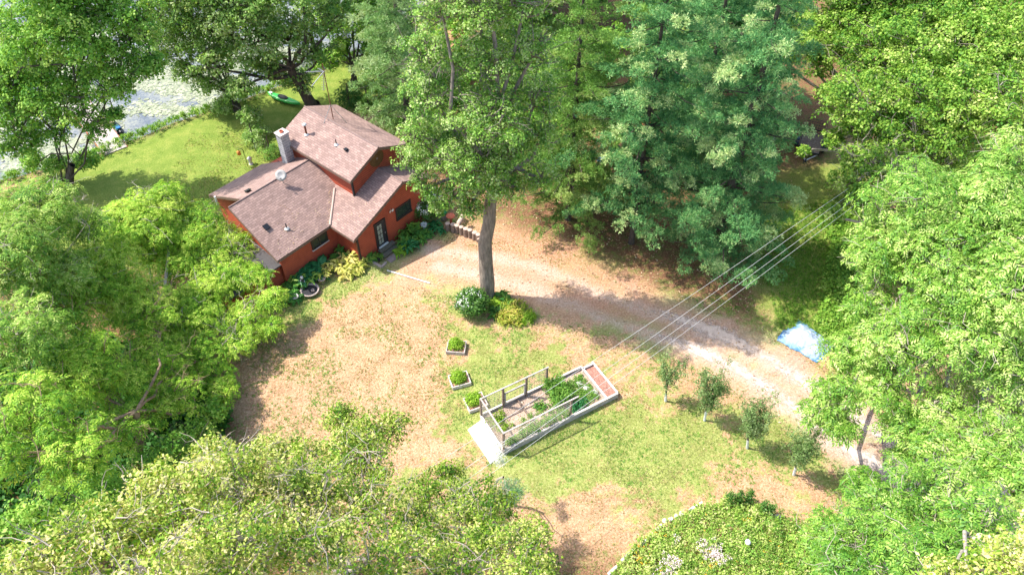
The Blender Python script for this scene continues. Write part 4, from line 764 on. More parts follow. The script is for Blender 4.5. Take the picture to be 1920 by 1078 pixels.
for a in ((612, 520, 1.2, 'gold', 'yellow hosta at the left end of the golden row'), (645, 515, 1.0, 'gold', 'small golden hosta spilling onto the grass'), (662, 506, 1.1, 'gold', 'golden hosta between the corner and the lawn edge'), (633, 508, 1.25, 'gold', 'yellow hosta clump against the red side wall, left of the others'), (650, 500, 1.35, 'gold', 'yellow hosta in the middle of the bed below the side wing window'), (668, 492, 1.3, 'gold', 'golden hosta nearest the entrance corner of the red wall'), (656, 512, 1.1, 'gold', 'low golden hosta at the lawn edge below the side wing'), (622, 512, 1.1, 'gold', 'yellow hosta overhanging the pale pot'), (676, 505, 1.0, 'gold', 'outermost golden hosta beside the entrance corner'),
          (641, 478, 1.2, 'hosta', 'dark leafy plant in the inner corner of the two red walls'), (600, 508, 1.4, 'deep', 'dark fern like plant against the side wall behind the tub'), (575, 515, 1.4, 'deep', 'dark green plant at the left end of the wall bed'), (556, 540, 1.4, 'hosta', 'broad leaved plant above the grey pot'), (590, 528, 1.2, 'hosta', 'green plant leaning over the round tub'), (545, 560, 1.2, 'hosta', 'leafy plant at the ash tree edge of the wall bed'), (566, 530, 1.2, 'deep', 'dark shaded plant behind the broad leaved one'),
          (697, 487, .9, 'hosta', 'bright hosta in the small corner bed left of the steps'), (757, 460, 1.2, 'hosta', 'green hosta right of the steps under the window'), (770, 468, 1.2, 'deep', 'deep blue green hosta in front of the window'), (760, 446, 1.3, 'veg', 'light green fern against the red wall under the window'), (776, 440, 1.4, 'veg', 'light green fern beside the white urn'), (790, 446, 1.0, 'hosta', 'small hosta in front of the white urn'), (783, 456, .9, 'hosta', 'variegated hosta at the grass edge'), (818, 436, 1.25, 'deep', 'glossy dark hosta between the urn and the log posts'), (806, 440, 1.0, 'hosta', 'hosta tucked beneath the hydrangea'), (757, 472, .9, 'bright', 'striped light hosta at the right end of the wooden steps'),
          (930, 573, .9, 'bright', 'light green hosta against the oak trunk'), (925, 590, 1.0, 'bush', 'dark plant between the round shrub and the daylilies'), (943, 566, 1.2, 'hosta', 'large leaved hosta behind the daylilies by the oak')): hosta(*a)
tuft('daylily_clump', 960, 588, 1.0, .2, 'yellow and green daylily clump with arching leaves right of the oak', 'plant', M['lily'], 'blade', 70, 1.5)
tuft('daylily_clump', 985, 598, .55, .2, 'green daylily clump at the right end of the oak bed', 'plant', M['bright'], 'blade', 30, 1.2)
tuft('ground_ivy', 955, 578, .9, .12, 'dark green creeping plant behind the daylily clump', 'plant', M['deep'], 'small', 70, 1.2)
# pots and ornaments
def lathething(name, loc, label, cat, parts, group=None):
    t = thing(name, loc, label, cat, group)
    for nm_, prof, m, dz in parts: mb = MB(); mb.lathe(np.asarray(loc)+ZV*dz, prof, 22); obj(nm_, mb, M[m], t)
    return t
pot = lambda r, h: [(0, .0), (r*.72, .0), (r, h*.9), (r*1.08, h*.9), (r*1.08, h), (r*.9, h), (r*.88, h*.85), (0, h*.85)]
lathething('plant_pot', gnd(605, 530), 'pale clay plant pot under the yellow hostas', 'pot', [('pot_body', pot(.24, .42), 'claypot', 0)])
lathething('plant_pot', gnd(555, 563), 'grey clay pot at the dark left end of the wall bed', 'pot', [('pot_body', pot(.22, .40), 'concrete', 0)])
lathething('planter_tub', gnd(582, 548), 'wide round planter tub rimmed in pale pink with black soil', 'planter', [('tub_wall', [(.42, 0), (.56, .22), (.62, .22), (.62, .28), (.54, .28), (.46, .10)], 'claypot', 0), ('soil', [(0, .17), (.50, .17)], 'darkstone', 0)])
p = gnd(582, 546)+ZV*.2; lathething('garden_ring', p+np.array([.22, -.12, 0]), 'small pale ring lying in the round planter tub', 'ornament', [('ring', [(.05, 0), (.12, 0), (.12, .06), (.05, .06), (.05, 0)], 'claypot', 0)])
t = thing('garden_figure', gnd(571, 540), 'black and white figure ornament standing behind the round tub', 'ornament'); b = ORG[t.name]
mb = MB(); mb.lathe(b, [(.12, 0), (.13, .3), (.07, .5), (.10, .75), (.04, .9)], 12); obj('body', mb, M['darkstone'], t); mb = MB(); mb.ball(b+ZV*.98, .11); mb.ball(b+np.array([-.08, 0, .7]), .09); mb.ball(b+np.array([.05, .05, .55]), .08); obj('head', mb, M['stone'], t)
lathething('garden_urn', gnd(796, 432), 'white urn among the hostas below the hydrangea', 'urn', [('bowl', [(.08, .28), (.2, .42), (.24, .6), (.2, .6), (.1, .45)], 'whitepaint', 0), ('foot', [(.16, 0), (.15, .06), (.06, .12), (.07, .28)], 'whitepaint', 0)])
lathething('plant_pot', gnd(712, 489), 'small black pot with a striped plant left of the door steps', 'pot', [('pot_body', pot(.17, .3), 'darkstone', 0)])
p = gnd(712, 488); tuft('striped_plant', 712, 487, .2, .3, 'white striped spider plant growing in the small black pot', 'plant', M['veg'], 'blade', 12, .8).location = (p[0], p[1], .28)
mb = MB(); A_ = gnd(689, 487); B_ = gnd(716, 502); C_ = gnd(724, 493)
mb.beam(A_+ZV*.06, B_+ZV*.06, .14, .14); mb.beam(B_+ZV*.063, C_+ZV*.063, .14, .14); tag(obj('edging_stones', mb, M['claypot']), 'low reddish stone edging around the small corner bed left of the steps', 'edging')
lathething('gazing_ball', gnd(833, 412), 'shiny green glazed ball on a dark stump at the house end of the log posts', 'ornament', [('ball', [(.02, .98), (.18, .90), (.26, .72), (.2, .56), (.1, .5)], 'greenglass', 0), ('stump', [(.24, 0), (.22, .5), (0, .5)], 'brownwood', 0)])
lathething('clay_birdbath', gnd(846, 420), 'red clay birdbath dish behind the first log posts', 'birdbath', [('dish', [(.06, .62), (.30, .72), (.32, .78), (.28, .77), (.2, .71), (0, .70)], 'redclay', 0), ('column', [(.16, 0), (.09, .12), (.07, .62)], 'redclay', 0)])
# log posts
def logpost():
    t = thing('log_post', (0, 0, 0), 'x', 'log post', 'cut log posts edging the driveway'); mb = MB(); mb.tube([(0, 0, -.05), (.01, 0, .35), (0, .01, .72)], [.185, .175, .18], 14, False); obj('log', mb, M['brownwood'], t); mb = MB(); mb.lathe((0, .01, .715), [(0, .012), (.165, .008), (.182, -.01)], 14); obj('cut_end', mb, M['logend'], t); return t
lg_ = logpost(); LP = [(840, 431), (850, 434), (858, 436), (866, 439.5), (874, 442.5), (882, 445), (890, 448), (897, 451.5)]
nm = ['first short log post beside the birdbath', 'second log post, still in the house shadow', 'third log post at the edge of the shadow', 'fourth log post from the birdbath', 'fifth log post from the birdbath', 'sixth log post from the birdbath', 'seventh log post, two from the oak end', 'last upright log post before the split stump']
for i, ((px, py), l) in enumerate(zip(LP, nm)):
    p = gnd(px, py)
    if i == 0: lg_.location = tuple(p); lg_['label'] = l; lg_.scale = (1, 1, .85)
    else: c = copytree(lg_, p, rng.uniform(0, 6), l); c.scale = (rng.uniform(.92, 1.08),)*2+(rng.uniform(.85, 1.05),)
t = thing('split_stump', gnd(907, 455), 'squat split stump with a ragged pale top half hidden by the oak trunk', 'stump'); b = ORG[t.name]
mb = MB(); mb.tube([b-ZV*.05, b+ZV*.5], [.3, .28], 14, False); obj('stump_side', mb, M['redclay'] if 0 else M['brownbark'], t); mb = MB(); mb.lathe(b+ZV*.49, [(0, .05), (.2, .03), (.29, 0)], 14); mb.box(b+np.array([-.3, -.1, .45]), (.25, .12, .12), (1, .3, .2)); obj('cut_top', mb, M['logend'], t)
t = thing('leaning_log', gnd(858, 430), 'short log tipped over on top of the third log post', 'log'); b = gnd(860, 431)
mb = MB(); mb.tube([b+ZV*.55, b+np.array([.35, .45, .95])], .17, 12); obj('log', mb, M['logend'], t)
# white pole on the lawn
a = gnd(726, 508)+ZV*.06; b = gnd(806, 532)+ZV*.06; mb = MB(); mb.tube([a, (a+b)/2, b], .045, 8); tag(obj('white_pole', mb, M['whitepaint']), 'long thin white pole lying on the dry grass near the front steps', 'pole')
# small planter boxes
def planter(px, py, sx, sy, rot, label, gl):
    b = gnd(px, py); t = thing('planter_box', b, label, 'planter', 'small square planter boxes on the lawn'); X = np.array([math.cos(rot), math.sin(rot), 0]); Y = np.array([-X[1], X[0], 0])
    for s in (-1, 1):
        for ax1, ax2, l1, l2 in ((X, Y, sx, sy), (Y, X, sy-.1, sx)):
            mb = MB(); mb.box(b+ax2*s*(l2/2-.03)+ZV*(.13 if ax1 is X else .128), (l1, .05, .26), ax1, np.cross(ZV, ax1)); obj('side_board', mb, M['greywood'] if not gl else M['palewood'], t)
    mb = MB(); mb.box(b+ZV*.08, (sx-.1, sy-.1, .17), X, Y); obj('soil', mb, M['mulch'], t)
    n = 110; u = sphere_pts(n, 0); u[:, 2] = abs(u[:, 2]); c = b+X*-.05+Y*.12+ZV*.2; p = c+u*np.array([.52, .48, .5])*rng.uniform(.5, 1.05, (n, 1))
    o = leafobj('bright_bush', [scatter(p-b, u+[0, 0, .5], rng.uniform(1.0, 1.5, n), 'small')], M['bright'], None, (0, 0, 0)); o.location = tuple(b); return o, t
for a, l in (((856, 654, 1.15, .95, -.1, 'upper small grey planter box nearest the oak', 0), 'yellow green bush growing in the upper planter box'), ((862, 715, 1.15, .95, .33, 'middle pale planter box tilted on the lawn', 1), 'yellow green bush growing in the middle planter box'), ((892, 757, 1.15, 1.0, .42, 'lowest planter box, touching the fenced garden bed', 1), 'yellow green bush growing in the lowest planter box')):
    o, t = planter(*a); tag(o, l, 'bush', 'bright bushes in the small planter boxes')
# raised garden bed
P1, P2, P3, P4 = gnd(944, 852), gnd(1157, 745), gnd(1101, 690), gnd(886, 782)
for q in (P1, P2, P3, P4): q[2] = 0
bx = nrm(P2-P1); bl = np.linalg.norm(P2-P1); by = nrm(np.cross(ZV, bx)); bw = np.dot(P3-P2, by)
q_ = lambda x, y, z=0: P1+bx*x+by*y+ZV*z
t = thing('raised_bed', q_(bl/2, bw/2, 0), 'long raised vegetable bed of pale weathered boards, half of it fenced', 'raised bed'); BH = .42
for a, b in (((0, 0), (bl, 0)), ((0, bw), (bl-.75, bw)), ((bl, .04), (bl, bw)), ((0, .04), (0, bw-.04)), ((bl-.75, .04), (bl-.75, bw-.04)), ((bl-.75, bw-.16), (bl-.04, bw-.16))):
    mb = MB(); mb.beam(q_(*a, BH/2), q_(*b, BH/2), .07, BH); obj('side_board', mb, M['greywood'], t); mb = MB(); mb.beam(q_(*a, BH+.022), q_(*b, BH+.022), .11, .035); obj('cap_rail', mb, M['palewood'], t)
mb = MB(); mb.box(q_((bl-.75)/2, bw/2, .12), (bl-.85, bw-.08, .24), bx, by); obj('straw_soil', mb, M['soil'], t)
mb = MB(); mb.box(q_(bl-.375, bw/2-.07, .16), (.66, bw-.24, .34), bx, by); obj('mulch', mb, M['mulch'], t)
for x in (2.35,): mb = MB(); mb.beam(q_(x, .06, .3), q_(x, bw-.06, .3), .06, .16); obj('divider_board', mb, M['brownwood'], t)
bedlit = np.array([q_(rng.uniform(.1, bl-.8), rng.uniform(.1, bw-.1), .25) for _ in range(1500)])
TPL['straw'] = [np.array([[[-.09, 0, 0], [-.09, .012, 0], [.09, .012, .01], [.09, 0, .01]]]), np.array([[[-.05, 0, 0], [0, -.03, .01], [.06, 0, 0], [0, .03, .012]]])]
M['straw'] = leafmat('straw_mulch_pieces', [(.16, .09, .06), (.40, .28, .18), (.66, .55, .38), (.80, .72, .60)], .1, .8)
o = leafobj('straw', [scatter(bedlit-q_(bl/2, bw/2, 0), rng.normal(size=bedlit.shape)*.3+[0, 0, 1], rng.uniform(.5, 1.3, len(bedlit)), 'straw', 0, .9)], M['straw'], None); o.location = tuple(q_(bl/2, bw/2, 0)); tag(o, 'loose straw mulch over the soil of the raised bed', 'straw', kind='stuff')
# fence of the bed
FL = 4.3; FH = 1.75
t = thing('garden_fence', q_(FL/2, bw/2, .4), 'post and wire garden fence standing on the lower half of the raised bed', 'fence')
posts = [(0.05, .05), (FL, .05), (.05, bw-.05), (1.45, bw-.05), (2.95, bw-.05), (FL, bw-.05)]
for x, y in posts: mb = MB(); mb.box(q_(x, y, .2+FH/2), (.11, .11, FH), bx, by); obj('post', mb, M['brownwood'], t)
for a, b in (((0, .05), (FL+.45, .05)), ((0, bw-.05), (FL+.1, bw-.05)), ((.05, .1), (.05, bw-.1))): mb = MB(); mb.beam(q_(*a, .22+FH), q_(*b, .22+FH), .075, .055); obj('top_rail', mb, M['greywood'], t)
def netmat():
    m, tt, p = newmat('wire_mesh'); p.inputs['Base Color'].default_value = (.45, .40, .34, 1); p.inputs['Roughness'].default_value = .6; return m
nmat = netmat()
def net(a, b, z0=.42, z1=1.92):
    mb = MB(); L = np.linalg.norm(q_(*b)-q_(*a)); n = int(L/.16)
    for i in range(n+1): p = q_(*a)+(q_(*b)-q_(*a))*i/n; mb.tube([p+ZV*z0, p+ZV*z1], .007, 3, False)
    for k in range(10): z = z0+(z1-z0)*k/9; mb.tube([q_(*a, z), q_(*b, z)], .007, 3, False)
    obj('wire_mesh', mb, nmat, t)
net((.05, .05), (.05, bw-.05)); net((.05, .05), (FL, .05)); net((.1, bw-.05), (1.4, bw-.05)); net((3.0, bw-.05), (FL, bw-.05))
gt = thing('garden_gate', q_(2.2, bw-.05, .5), 'pale framed wire gate standing between the posts of the garden fence', 'gate')
for a, b in (((1.53, .5), (2.87, .5)), ((1.53, 1.45), (2.87, 1.45)), ((1.56, .5), (1.56, 1.45)), ((2.84, .5), (2.84, 1.45))):
    mb = MB(); A_, B_ = q_(a[0], bw-.07, a[1]), q_(b[0], bw-.07, b[1]); mb.beam(A_, B_, .07, .09, (0, 0, 1) if a[1] == b[1] else tuple(bx)); obj('gate_frame', mb, M['greywood'], gt)
mb = MB()
for i in range(9): mb.tube([q_(1.6+i*.15, bw-.07, .5), q_(1.6+i*.15, bw-.07, 1.45)], .004, 3, False)
for i in range(6): mb.tube([q_(1.56, bw-.07, .55+i*.16), q_(2.84, bw-.07, .55+i*.16)], .004, 3, False)
obj('wire_mesh', mb, nmat, gt)
def bedplant(name, x0, x1, y0, y1, z, n, leaf, kind, sc, label, h=.5, cat='plant'):
    x = rng.uniform(x0, x1, n); y = rng.uniform(y0, y1, n); P = q_(0, 0)+bx*x[:, None]+by*y[:, None]+ZV*(z+h*rng.random((n, 1))**.8); c = q_((x0+x1)/2, (y0+y1)/2, z)
    o = leafobj(name, [scatter(P-c, rng.normal(size=(n, 3))*.4+[0, 0, 1], sc*rng.uniform(.7, 1.2, n), kind)], leaf, None, (0, 0, 0)); o.location = tuple(c); tag(o, label, cat)
bedplant('tomato_plant', 4.0, 5.1, .9, bw-.15, .25, 330, M['veg'], 'small', 1.4, 'dense leafy vegetable plants at the middle of the raised bed', .85)
bedplant('vine', .3, FL, .1, .35, .2, 190, M['veg'], 'small', 1.2, 'climbing bean vines along the front wire of the garden fence', .7)
bedplant('seedling_rows', 5.2, bl-1.0, .3, bw-.4, .24, 330, M['veg'], 'small', 1.0, 'sparse green seedlings in the open end of the raised bed', .18)
bedplant('strawberry_plant', 1.3, 4.2, .4, 1.3, .24, 150, M['veg'], 'small', .9, 'small scattered green plants behind the bean vines in the fenced half', .25)
bedplant('herb_plant', .2, 1.2, 1.1, bw-.3, .24, 60, M['bright'], 'small', 1.3, 'bright green herbs inside the fenced corner by the white board', .25)
bedplant('herb_plant', 3.0, 3.5, 1.3, 1.7, .24, 30, M['hosta'], 'small', 1.4, 'single low green plant behind the divider board', .2)
bedplant('squash_plant', 4.7, 5.6, .25, .7, .22, 60, M['deep'], 'small', 1.6, 'dark leafy plant in the shade of the fence corner post', .25)
for i, (x, y, l) in enumerate(((bl-1.5, 1.7, 'white cabbage head nearest the mulch strip, upper one'), (bl-1.35, 1.25, 'white cabbage head nearest the mulch strip, lower one'), (bl-1.05, .75, 'pale cabbage head in the bed corner by the mulch strip'))):
    u = sphere_pts(26, .2); c = q_(x, y, .3); o = leafobj('cabbage', [scatter(u*[.10, .10, .08], u, np.ones(26)*.9, 'small')], M['white_petal'], None); o.location = tuple(c); tag(o, l, 'cabbage', 'pale cabbage heads in the raised bed')
# white board
a, b, c, d = gnd(877, 806), gnd(901, 789), gnd(948, 840), gnd(920, 870); mb = MB(); zz = np.array([0, 0, .06]); mb.poly([a+zz, b+zz, c+zz, d+zz], (0, 0, .05)); tag(obj('white_board', mb, M['whitepaint']), 'flat bright white board lying on the grass at the fenced end of the raised bed', 'board')
# blue tarp
cx_, cy_ = un(1508, 640)[:2]; n_ = 56; ta, tb, tc, td = [gnd(*p)[:2] for p in ((1456, 638), (1497, 600), (1570, 652), (1532, 680))]
U, Vv = np.meshgrid(np.linspace(0, 1, n_), np.linspace(0, 1, n_)); XY = ((1-U)*(1-Vv))[..., None]*ta+(U*(1-Vv))[..., None]*tb+(U*Vv)[..., None]*tc+((1-U)*Vv)[..., None]*td
hx = XY[..., 0]; hy = XY[..., 1]; edge = np.minimum.reduce([U, 1-U, Vv, 1-Vv]); hh = .52*np.exp(-(((U-.52)/.26)**2+((Vv-.35)/.3)**2))+.22*np.exp(-(((U-.45)/.25)**2+((Vv-.75)/.16)**2))
hh = hh*sstep(0, .12, edge)+np.abs(vnoise(hx*1.3+hy*.5, hy*.6, .5, 91)-.5)*.55*sstep(0, .2, edge)+np.abs(vnoise(hx, hy, .22, 92)-.5)*.14+.03
XY = XY+np.stack([(vnoise(hx, hy, .7, 93)-.5), (vnoise(hx, hy, .7, 94)-.5)], -1)*.45
Fq = np.arange(n_*n_).reshape(n_, n_); Fq = np.stack([Fq[:-1, :-1], Fq[:-1, 1:], Fq[1:, 1:], Fq[1:, :-1]], -1).reshape(-1, 4)
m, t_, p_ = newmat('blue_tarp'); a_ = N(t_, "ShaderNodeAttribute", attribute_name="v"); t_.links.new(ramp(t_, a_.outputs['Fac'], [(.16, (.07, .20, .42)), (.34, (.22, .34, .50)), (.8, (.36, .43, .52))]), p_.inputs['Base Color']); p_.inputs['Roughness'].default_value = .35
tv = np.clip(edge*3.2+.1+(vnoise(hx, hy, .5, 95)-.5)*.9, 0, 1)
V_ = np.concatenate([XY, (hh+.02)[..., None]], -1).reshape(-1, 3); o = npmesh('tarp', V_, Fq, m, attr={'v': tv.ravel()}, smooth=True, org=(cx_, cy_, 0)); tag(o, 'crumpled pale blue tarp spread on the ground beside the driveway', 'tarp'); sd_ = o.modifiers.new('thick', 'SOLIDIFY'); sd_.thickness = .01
# overhead wires
def wire(a, b, za, zb, r, label):
    A_ = un(*a, za); B_ = un(*b, zb); d_ = B_-A_; A_ = A_-d_*.12; B_ = B_+d_*.25; t_ = np.linspace(0, 1, 40)[:, None]; P = A_+(B_-A_)*t_; P[:, 2] -= (.25*np.sin(t_*math.pi))[:, 0]
    mb = MB(); mb.tube(P, r, 5); tag(obj('overhead_wire', mb, wm), label, 'wire', 'overhead wires crossing the yard')
wm = mat('aluminium_wire', (.75, .73, .70), (.65, .63, .6), 4, .4, .3, bmp=0)
wire((1530, 394), (845, 848), 7.2, 7.0, .009, 'overhead wire set apart, nearest the house side'); wire((1540, 402), (865, 880), 6.9, 6.7, .009, 'upper of the three close overhead wires'); wire((1556, 406), (880, 893), 6.8, 6.6, .009, 'middle of the three close overhead wires'); wire((1562, 414), (895, 903), 6.7, 6.5, .0085, 'lowest of the three close overhead wires')
# trailer
tp = gnd(1517, 280); fd = nrm(gnd(1505, 312)-gnd(1521, 262)); fd[2] = 0; fd = nrm(fd); sd2 = np.array([fd[1], -fd[0], 0]); q = lambda a, b, z: tp+fd*a+sd2*b+ZV*z
t = thing('trailer', tp, 'black utility trailer with a dark plank bed and mesh ramp parked under the trees', 'trailer')
for k in range(7): mb = MB(); mb.box(q(0, -.66+k*.22, .62), (2.6, .205, .05), fd, sd2); obj('deck_plank', mb, M['brownwood'], t)
for a, b in (((-1.35, -.8), (1.35, -.8)), ((-1.35, .8), (1.35, .8)), ((1.33, -.8), (1.33, .8)), ((-1.33, -.8), (-1.33, .8))):
    for z in (.6, .98): mb = MB(); mb.beam(q(*a, z), q(*b, z), .06, .08 if z < .9 else .05); obj('side_rail', mb, M['steel'], t)
for a in (-1.33, -.45, .45, 1.33):
    for b in (-.8, .8): mb = MB(); mb.beam(q(a, b, .6), q(a, b, .98), .04, .04, tuple(fd)); obj('rail_post', mb, M['steel'], t)
for b in (-1.02, 1.02):
    mb = MB(); c = q(-.1, b, .34); mb.lathe(c-sd2*.1, [(.2, 0), (.33, .0), (.35, .04), (.35, .16), (.33, .2), (.2, .2)], 22, sd2); w_ = obj('wheel', mb, M['rubber'], t); mb = MB(); mb.lathe(c-sd2*.06, [(0, .02), (.2, .02), (.2, .12), (0, .12)], 16, sd2); obj('rim', mb, M['metal'], w_)
    mb = MB(); pts_ = [c+fd*math.cos(a_)*.46+ZV*math.sin(a_)*.42 for a_ in np.linspace(0, math.pi, 9)]
    for i in range(8): mb.add([pts_[i]-sd2*.14, pts_[i]+sd2*.14, pts_[i+1]+sd2*.14, pts_[i+1]-sd2*.14], [(0, 1, 2, 3)])
    f = obj('fender', mb, mat('fender_paint', (.03, .05, .08), (.02, .03, .05), 6, .25), t); sm_ = f.modifiers.new('t', 'SOLIDIFY'); sm_.thickness = .02
for b in (-.7, .7): mb = MB(); mb.beam(q(1.3, b, .5), q(2.35, 0, .5), .07, .08); obj('tongue_arm', mb, M['metal'], t)
mb = MB(); mb.box(q(2.45, 0, .52), (.3, .12, .1), fd, sd2); obj('hitch', mb, M['steel'], t)
mb = MB(); mb.tube([q(2.1, .12, .8), q(2.1, .12, .05)], .03, 8); mb.lathe(q(2.1, .08, .08), [(0, 0), (.09, 0), (.09, .06), (0, .06)], 12, sd2); obj('jack', mb, M['steel'], t)
mb = MB()
for i in range(9): a = -.76+i*.19; mb.tube([q(-1.38, a, .62), q(-1.62, a, 1.7)], .014, 4)
for i in range(6): z = i/5; mb.tube([q(-1.38-.24*z, -.78, .62+1.08*z), q(-1.38-.24*z, .78, .62+1.08*z)], .018, 4)
obj('ramp', mb, M['steel'], t)
# wooden bench block near trailer
b = gnd(1450, 270); d_ = nrm(un(1457, 262)-un(1444, 278)); t = thing('garden_bench', b, 'small weathered wooden bench on the brown needles left of the trailer', 'bench')
for k in (-1, 1): mb = MB(); mb.box(b+np.cross(ZV, d_)*k*.12+ZV*.42, (1.3, .2, .05), d_, np.cross(ZV, d_)); obj('seat_plank', mb, M['greywood'], t); mb = MB(); mb.box(b+d_*k*.5+ZV*.2, (.08, .36, .40), d_, np.cross(ZV, d_)); obj('leg', mb, M['brownwood'], t)
# things under the pines
b = gnd(1141, 304); t = thing('blue_sled', b, 'blue plastic sled lying under the pine boughs right of the oak', 'sled'); mb = MB(); mb.tube([b+np.array([-.9, 0, .15]), b+np.array([-.6, .05, .12]), b+np.array([.6, .2, .12]), b+np.array([.9, .25, .2])], [.02, .3, .32, .05], 10); obj('shell', mb, M['bluepaint'], t)
lathething('green_disc_swing', gnd(1347, 384)+ZV*.3, 'round dark green disc lying at the foot of the largest pine', 'disc', [('disc', [(0, .04), (.36, .05), (.40, .0), (.36, -.03), (0, -.03)], 'greenglass', 0)])
t = thing('brush_pile', gnd(1227, 232), 'pile of reddish dead pine branches hanging behind the middle pine', 'brush pile'); b = ORG[t.name]; mb = MB()
for _ in range(60): a = b+rng.normal(size=3)*[.7, .5, .15]+ZV*.3; mb.tube([a, a+rng.normal(size=3)*[.6, .6, .2]], .03, 4)
obj('branch', mb, M['redclay'], t)['kind'] = 'stuff'
# kayak
a = gnd(508, 182); b = gnd(560, 200); a[2] = b[2] = .1; kd = nrm(b-a); ks = np.cross(ZV, kd); kc = (a+b)/2; KL = np.linalg.norm(b-a)+.5
t = thing('kayak', kc, 'bright green kayak lying on the lawn by the lake', 'kayak'); V = []; n1_, n2_ = 17, 14
for i in range(n1_):
    s = i/(n1_-1)*2-1; w_ = .37*(1-abs(s)**2.2)**.7+.01; h_ = .32*(1-.25*abs(s)**2); 
    for j in range(n2_): a_ = 2*math.pi*j/n2_; V.append(kc+kd*s*KL/2+ks*math.cos(a_)*w_+ZV*(.16+.1*abs(s)**3+math.sin(a_)*h_*.5))
mb = MB(); mb.add(V, [(i*n2_+j, (i+1)*n2_+j, (i+1)*n2_+(j+1) % n2_, i*n2_+(j+1) % n2_) for i in range(n1_-1) for j in range(n2_)], True); obj('hull', mb, M['kayak'], t)
mb = MB(); V = [kc-kd*.1+kd*math.cos(a_)*.55*s_+ks*math.sin(a_)*.25*s_+ZV*z_ for s_, z_ in ((1, .33), (.98, .375), (.84, .375), (.8, .33)) for a_ in np.linspace(0, 2*math.pi, 20, endpoint=False)]
mb.add(V, [(i*20+j, i*20+(j+1) % 20, (i+1)*20+(j+1) % 20, (i+1)*20+j) for i in range(3) for j in range(20)], True); obj('cockpit_rim', mb, M['steel'], t)
mb = MB(); mb.add([kc-kd*.1+kd*math.cos(a_)*.44+ks*math.sin(a_)*.2+ZV*.335 for a_ in np.linspace(0, 2*math.pi, 20, endpoint=False)], [tuple(range(20))]); obj('cockpit', mb, M['rubber'], t)
mb = MB(); mb.box(kc-kd*KL*.4+ZV*.36, (.3, .22, .04), kd, ks); obj('deck_patch', mb, M['whitepaint'], t)
# lawn lantern items
t = thing('bird_feeder', gnd(465, 312), 'orange bird feeder hanging from a shepherd hook behind the low roof', 'bird feeder'); b = ORG[t.name]
mb = MB(); mb.tube([b, b+ZV*1.5, b+np.array([-.12, 0, 1.68]), b+np.array([-.35, 0, 1.6]), b+np.array([-.38, 0, 1.45])], .02, 6); obj('hook', mb, M['steel'], t); mb = MB(); mb.lathe(b+np.array([-.38, 0, 1.1]), [(.02, 0), (.16, .04), (.12, .2), (.16, .28), (.02, .36)], 14); obj('feeder', mb, M['orange'], t)
lathething('lawn_lantern', gnd(471, 308), 'pale garden lantern on the lawn right of the orange feeder', 'lantern', [('base', [(.16, 0), (.16, .1), (.1, .15)], 'stone', 0), ('shade', [(.12, .15), (.14, .5), (.2, .55), (.04, .75)], 'stone', 0)])
# dock
A_, B_ = gnd(150, 215), gnd(205, 292); D_, C2_ = un(165, 215), un(232, 272); dl = nrm(un(215, 284)-un(160, 215)); dl[2] = 0; dl = nrm(dl); dw = np.cross(ZV, dl); e_ = un(218, 284); e_[2] = 0
t = thing('dock', e_, 'pale sun bleached wooden dock reaching into the weedy lake', 'dock'); L_ = 8.5
for k in range(5): mb = MB(); mb.box(e_-dl*(.85+k*1.72)+ZV*.02, (1.69, 1.75, .08), dl, dw); obj('deck_section', mb, M['greywood'], t)
for k in range(5):
    for s in (-1, 1): mb = MB(); mb.tube([e_-dl*(.2+k*2.0)+dw*s*.92+ZV*-1.6, e_-dl*(.2+k*2.0)+dw*s*.92+ZV*.5], .04, 8); obj('pile', mb, M['metal'], t)
mb = MB(); mb.beam(e_-dw*.9+ZV*-.05, e_-dl*8.5-dw*.9-ZV*.05, .05, .16); mb.beam(e_+dw*.9+ZV*-.05, e_-dl*8.5+dw*.9-ZV*.05, .05, .16); obj('stringer', mb, M['redclay'], t)
b = un(207, 243, -.4); t = thing('pedal_boat', b, 'dark green pedal boat with a brown seat moored beside the dock', 'boat')
for s in (-1, 1): mb = MB(); mb.tube([b+dw*s*.5-dl*1.2+ZV*.1, b+dw*s*.5-dl*.9, b+dw*s*.5+dl*.9, b+dw*s*.5+dl*1.2+ZV*.1], [.08, .26, .26, .1], 10); obj('pontoon', mb, M['darkstone'], t)
mb = MB(); mb.box(b+ZV*.25, (1.9, 1.3, .1), dl, dw); obj('deck', mb, mat('dark_green_plastic', (.02, .10, .05), (.015, .07, .035), 4, .4), t); mb = MB(); mb.box(b-dl*.2+ZV*.42, (.45, 1.1, .22), dl, dw); mb.box(b-dl*.45+ZV*.66, (.1, 1.1, .4), dl, dw); obj('seat', mb, M['brownwood'], t)
mb = MB(); mb.box(b+dl*.75+dw*.5+ZV*.34, (.3, .3, .12), dl, dw); obj('pedal_box', mb, M['bluepaint'], t)
# blue barrel under the ash
lathething('blue_barrel', gnd(325, 583), 'bright blue barrel glimpsed through the branches of the ash by the house', 'barrel', [('barrel_body', [(.0, 0), (.28, 0), (.31, .2), (.31, .7), (.28, .9), (0, .9)], 'bluepaint', 0), ('lid', [(.0, .95), (.3, .94), (.3, .88)], 'whitepaint', 0)])
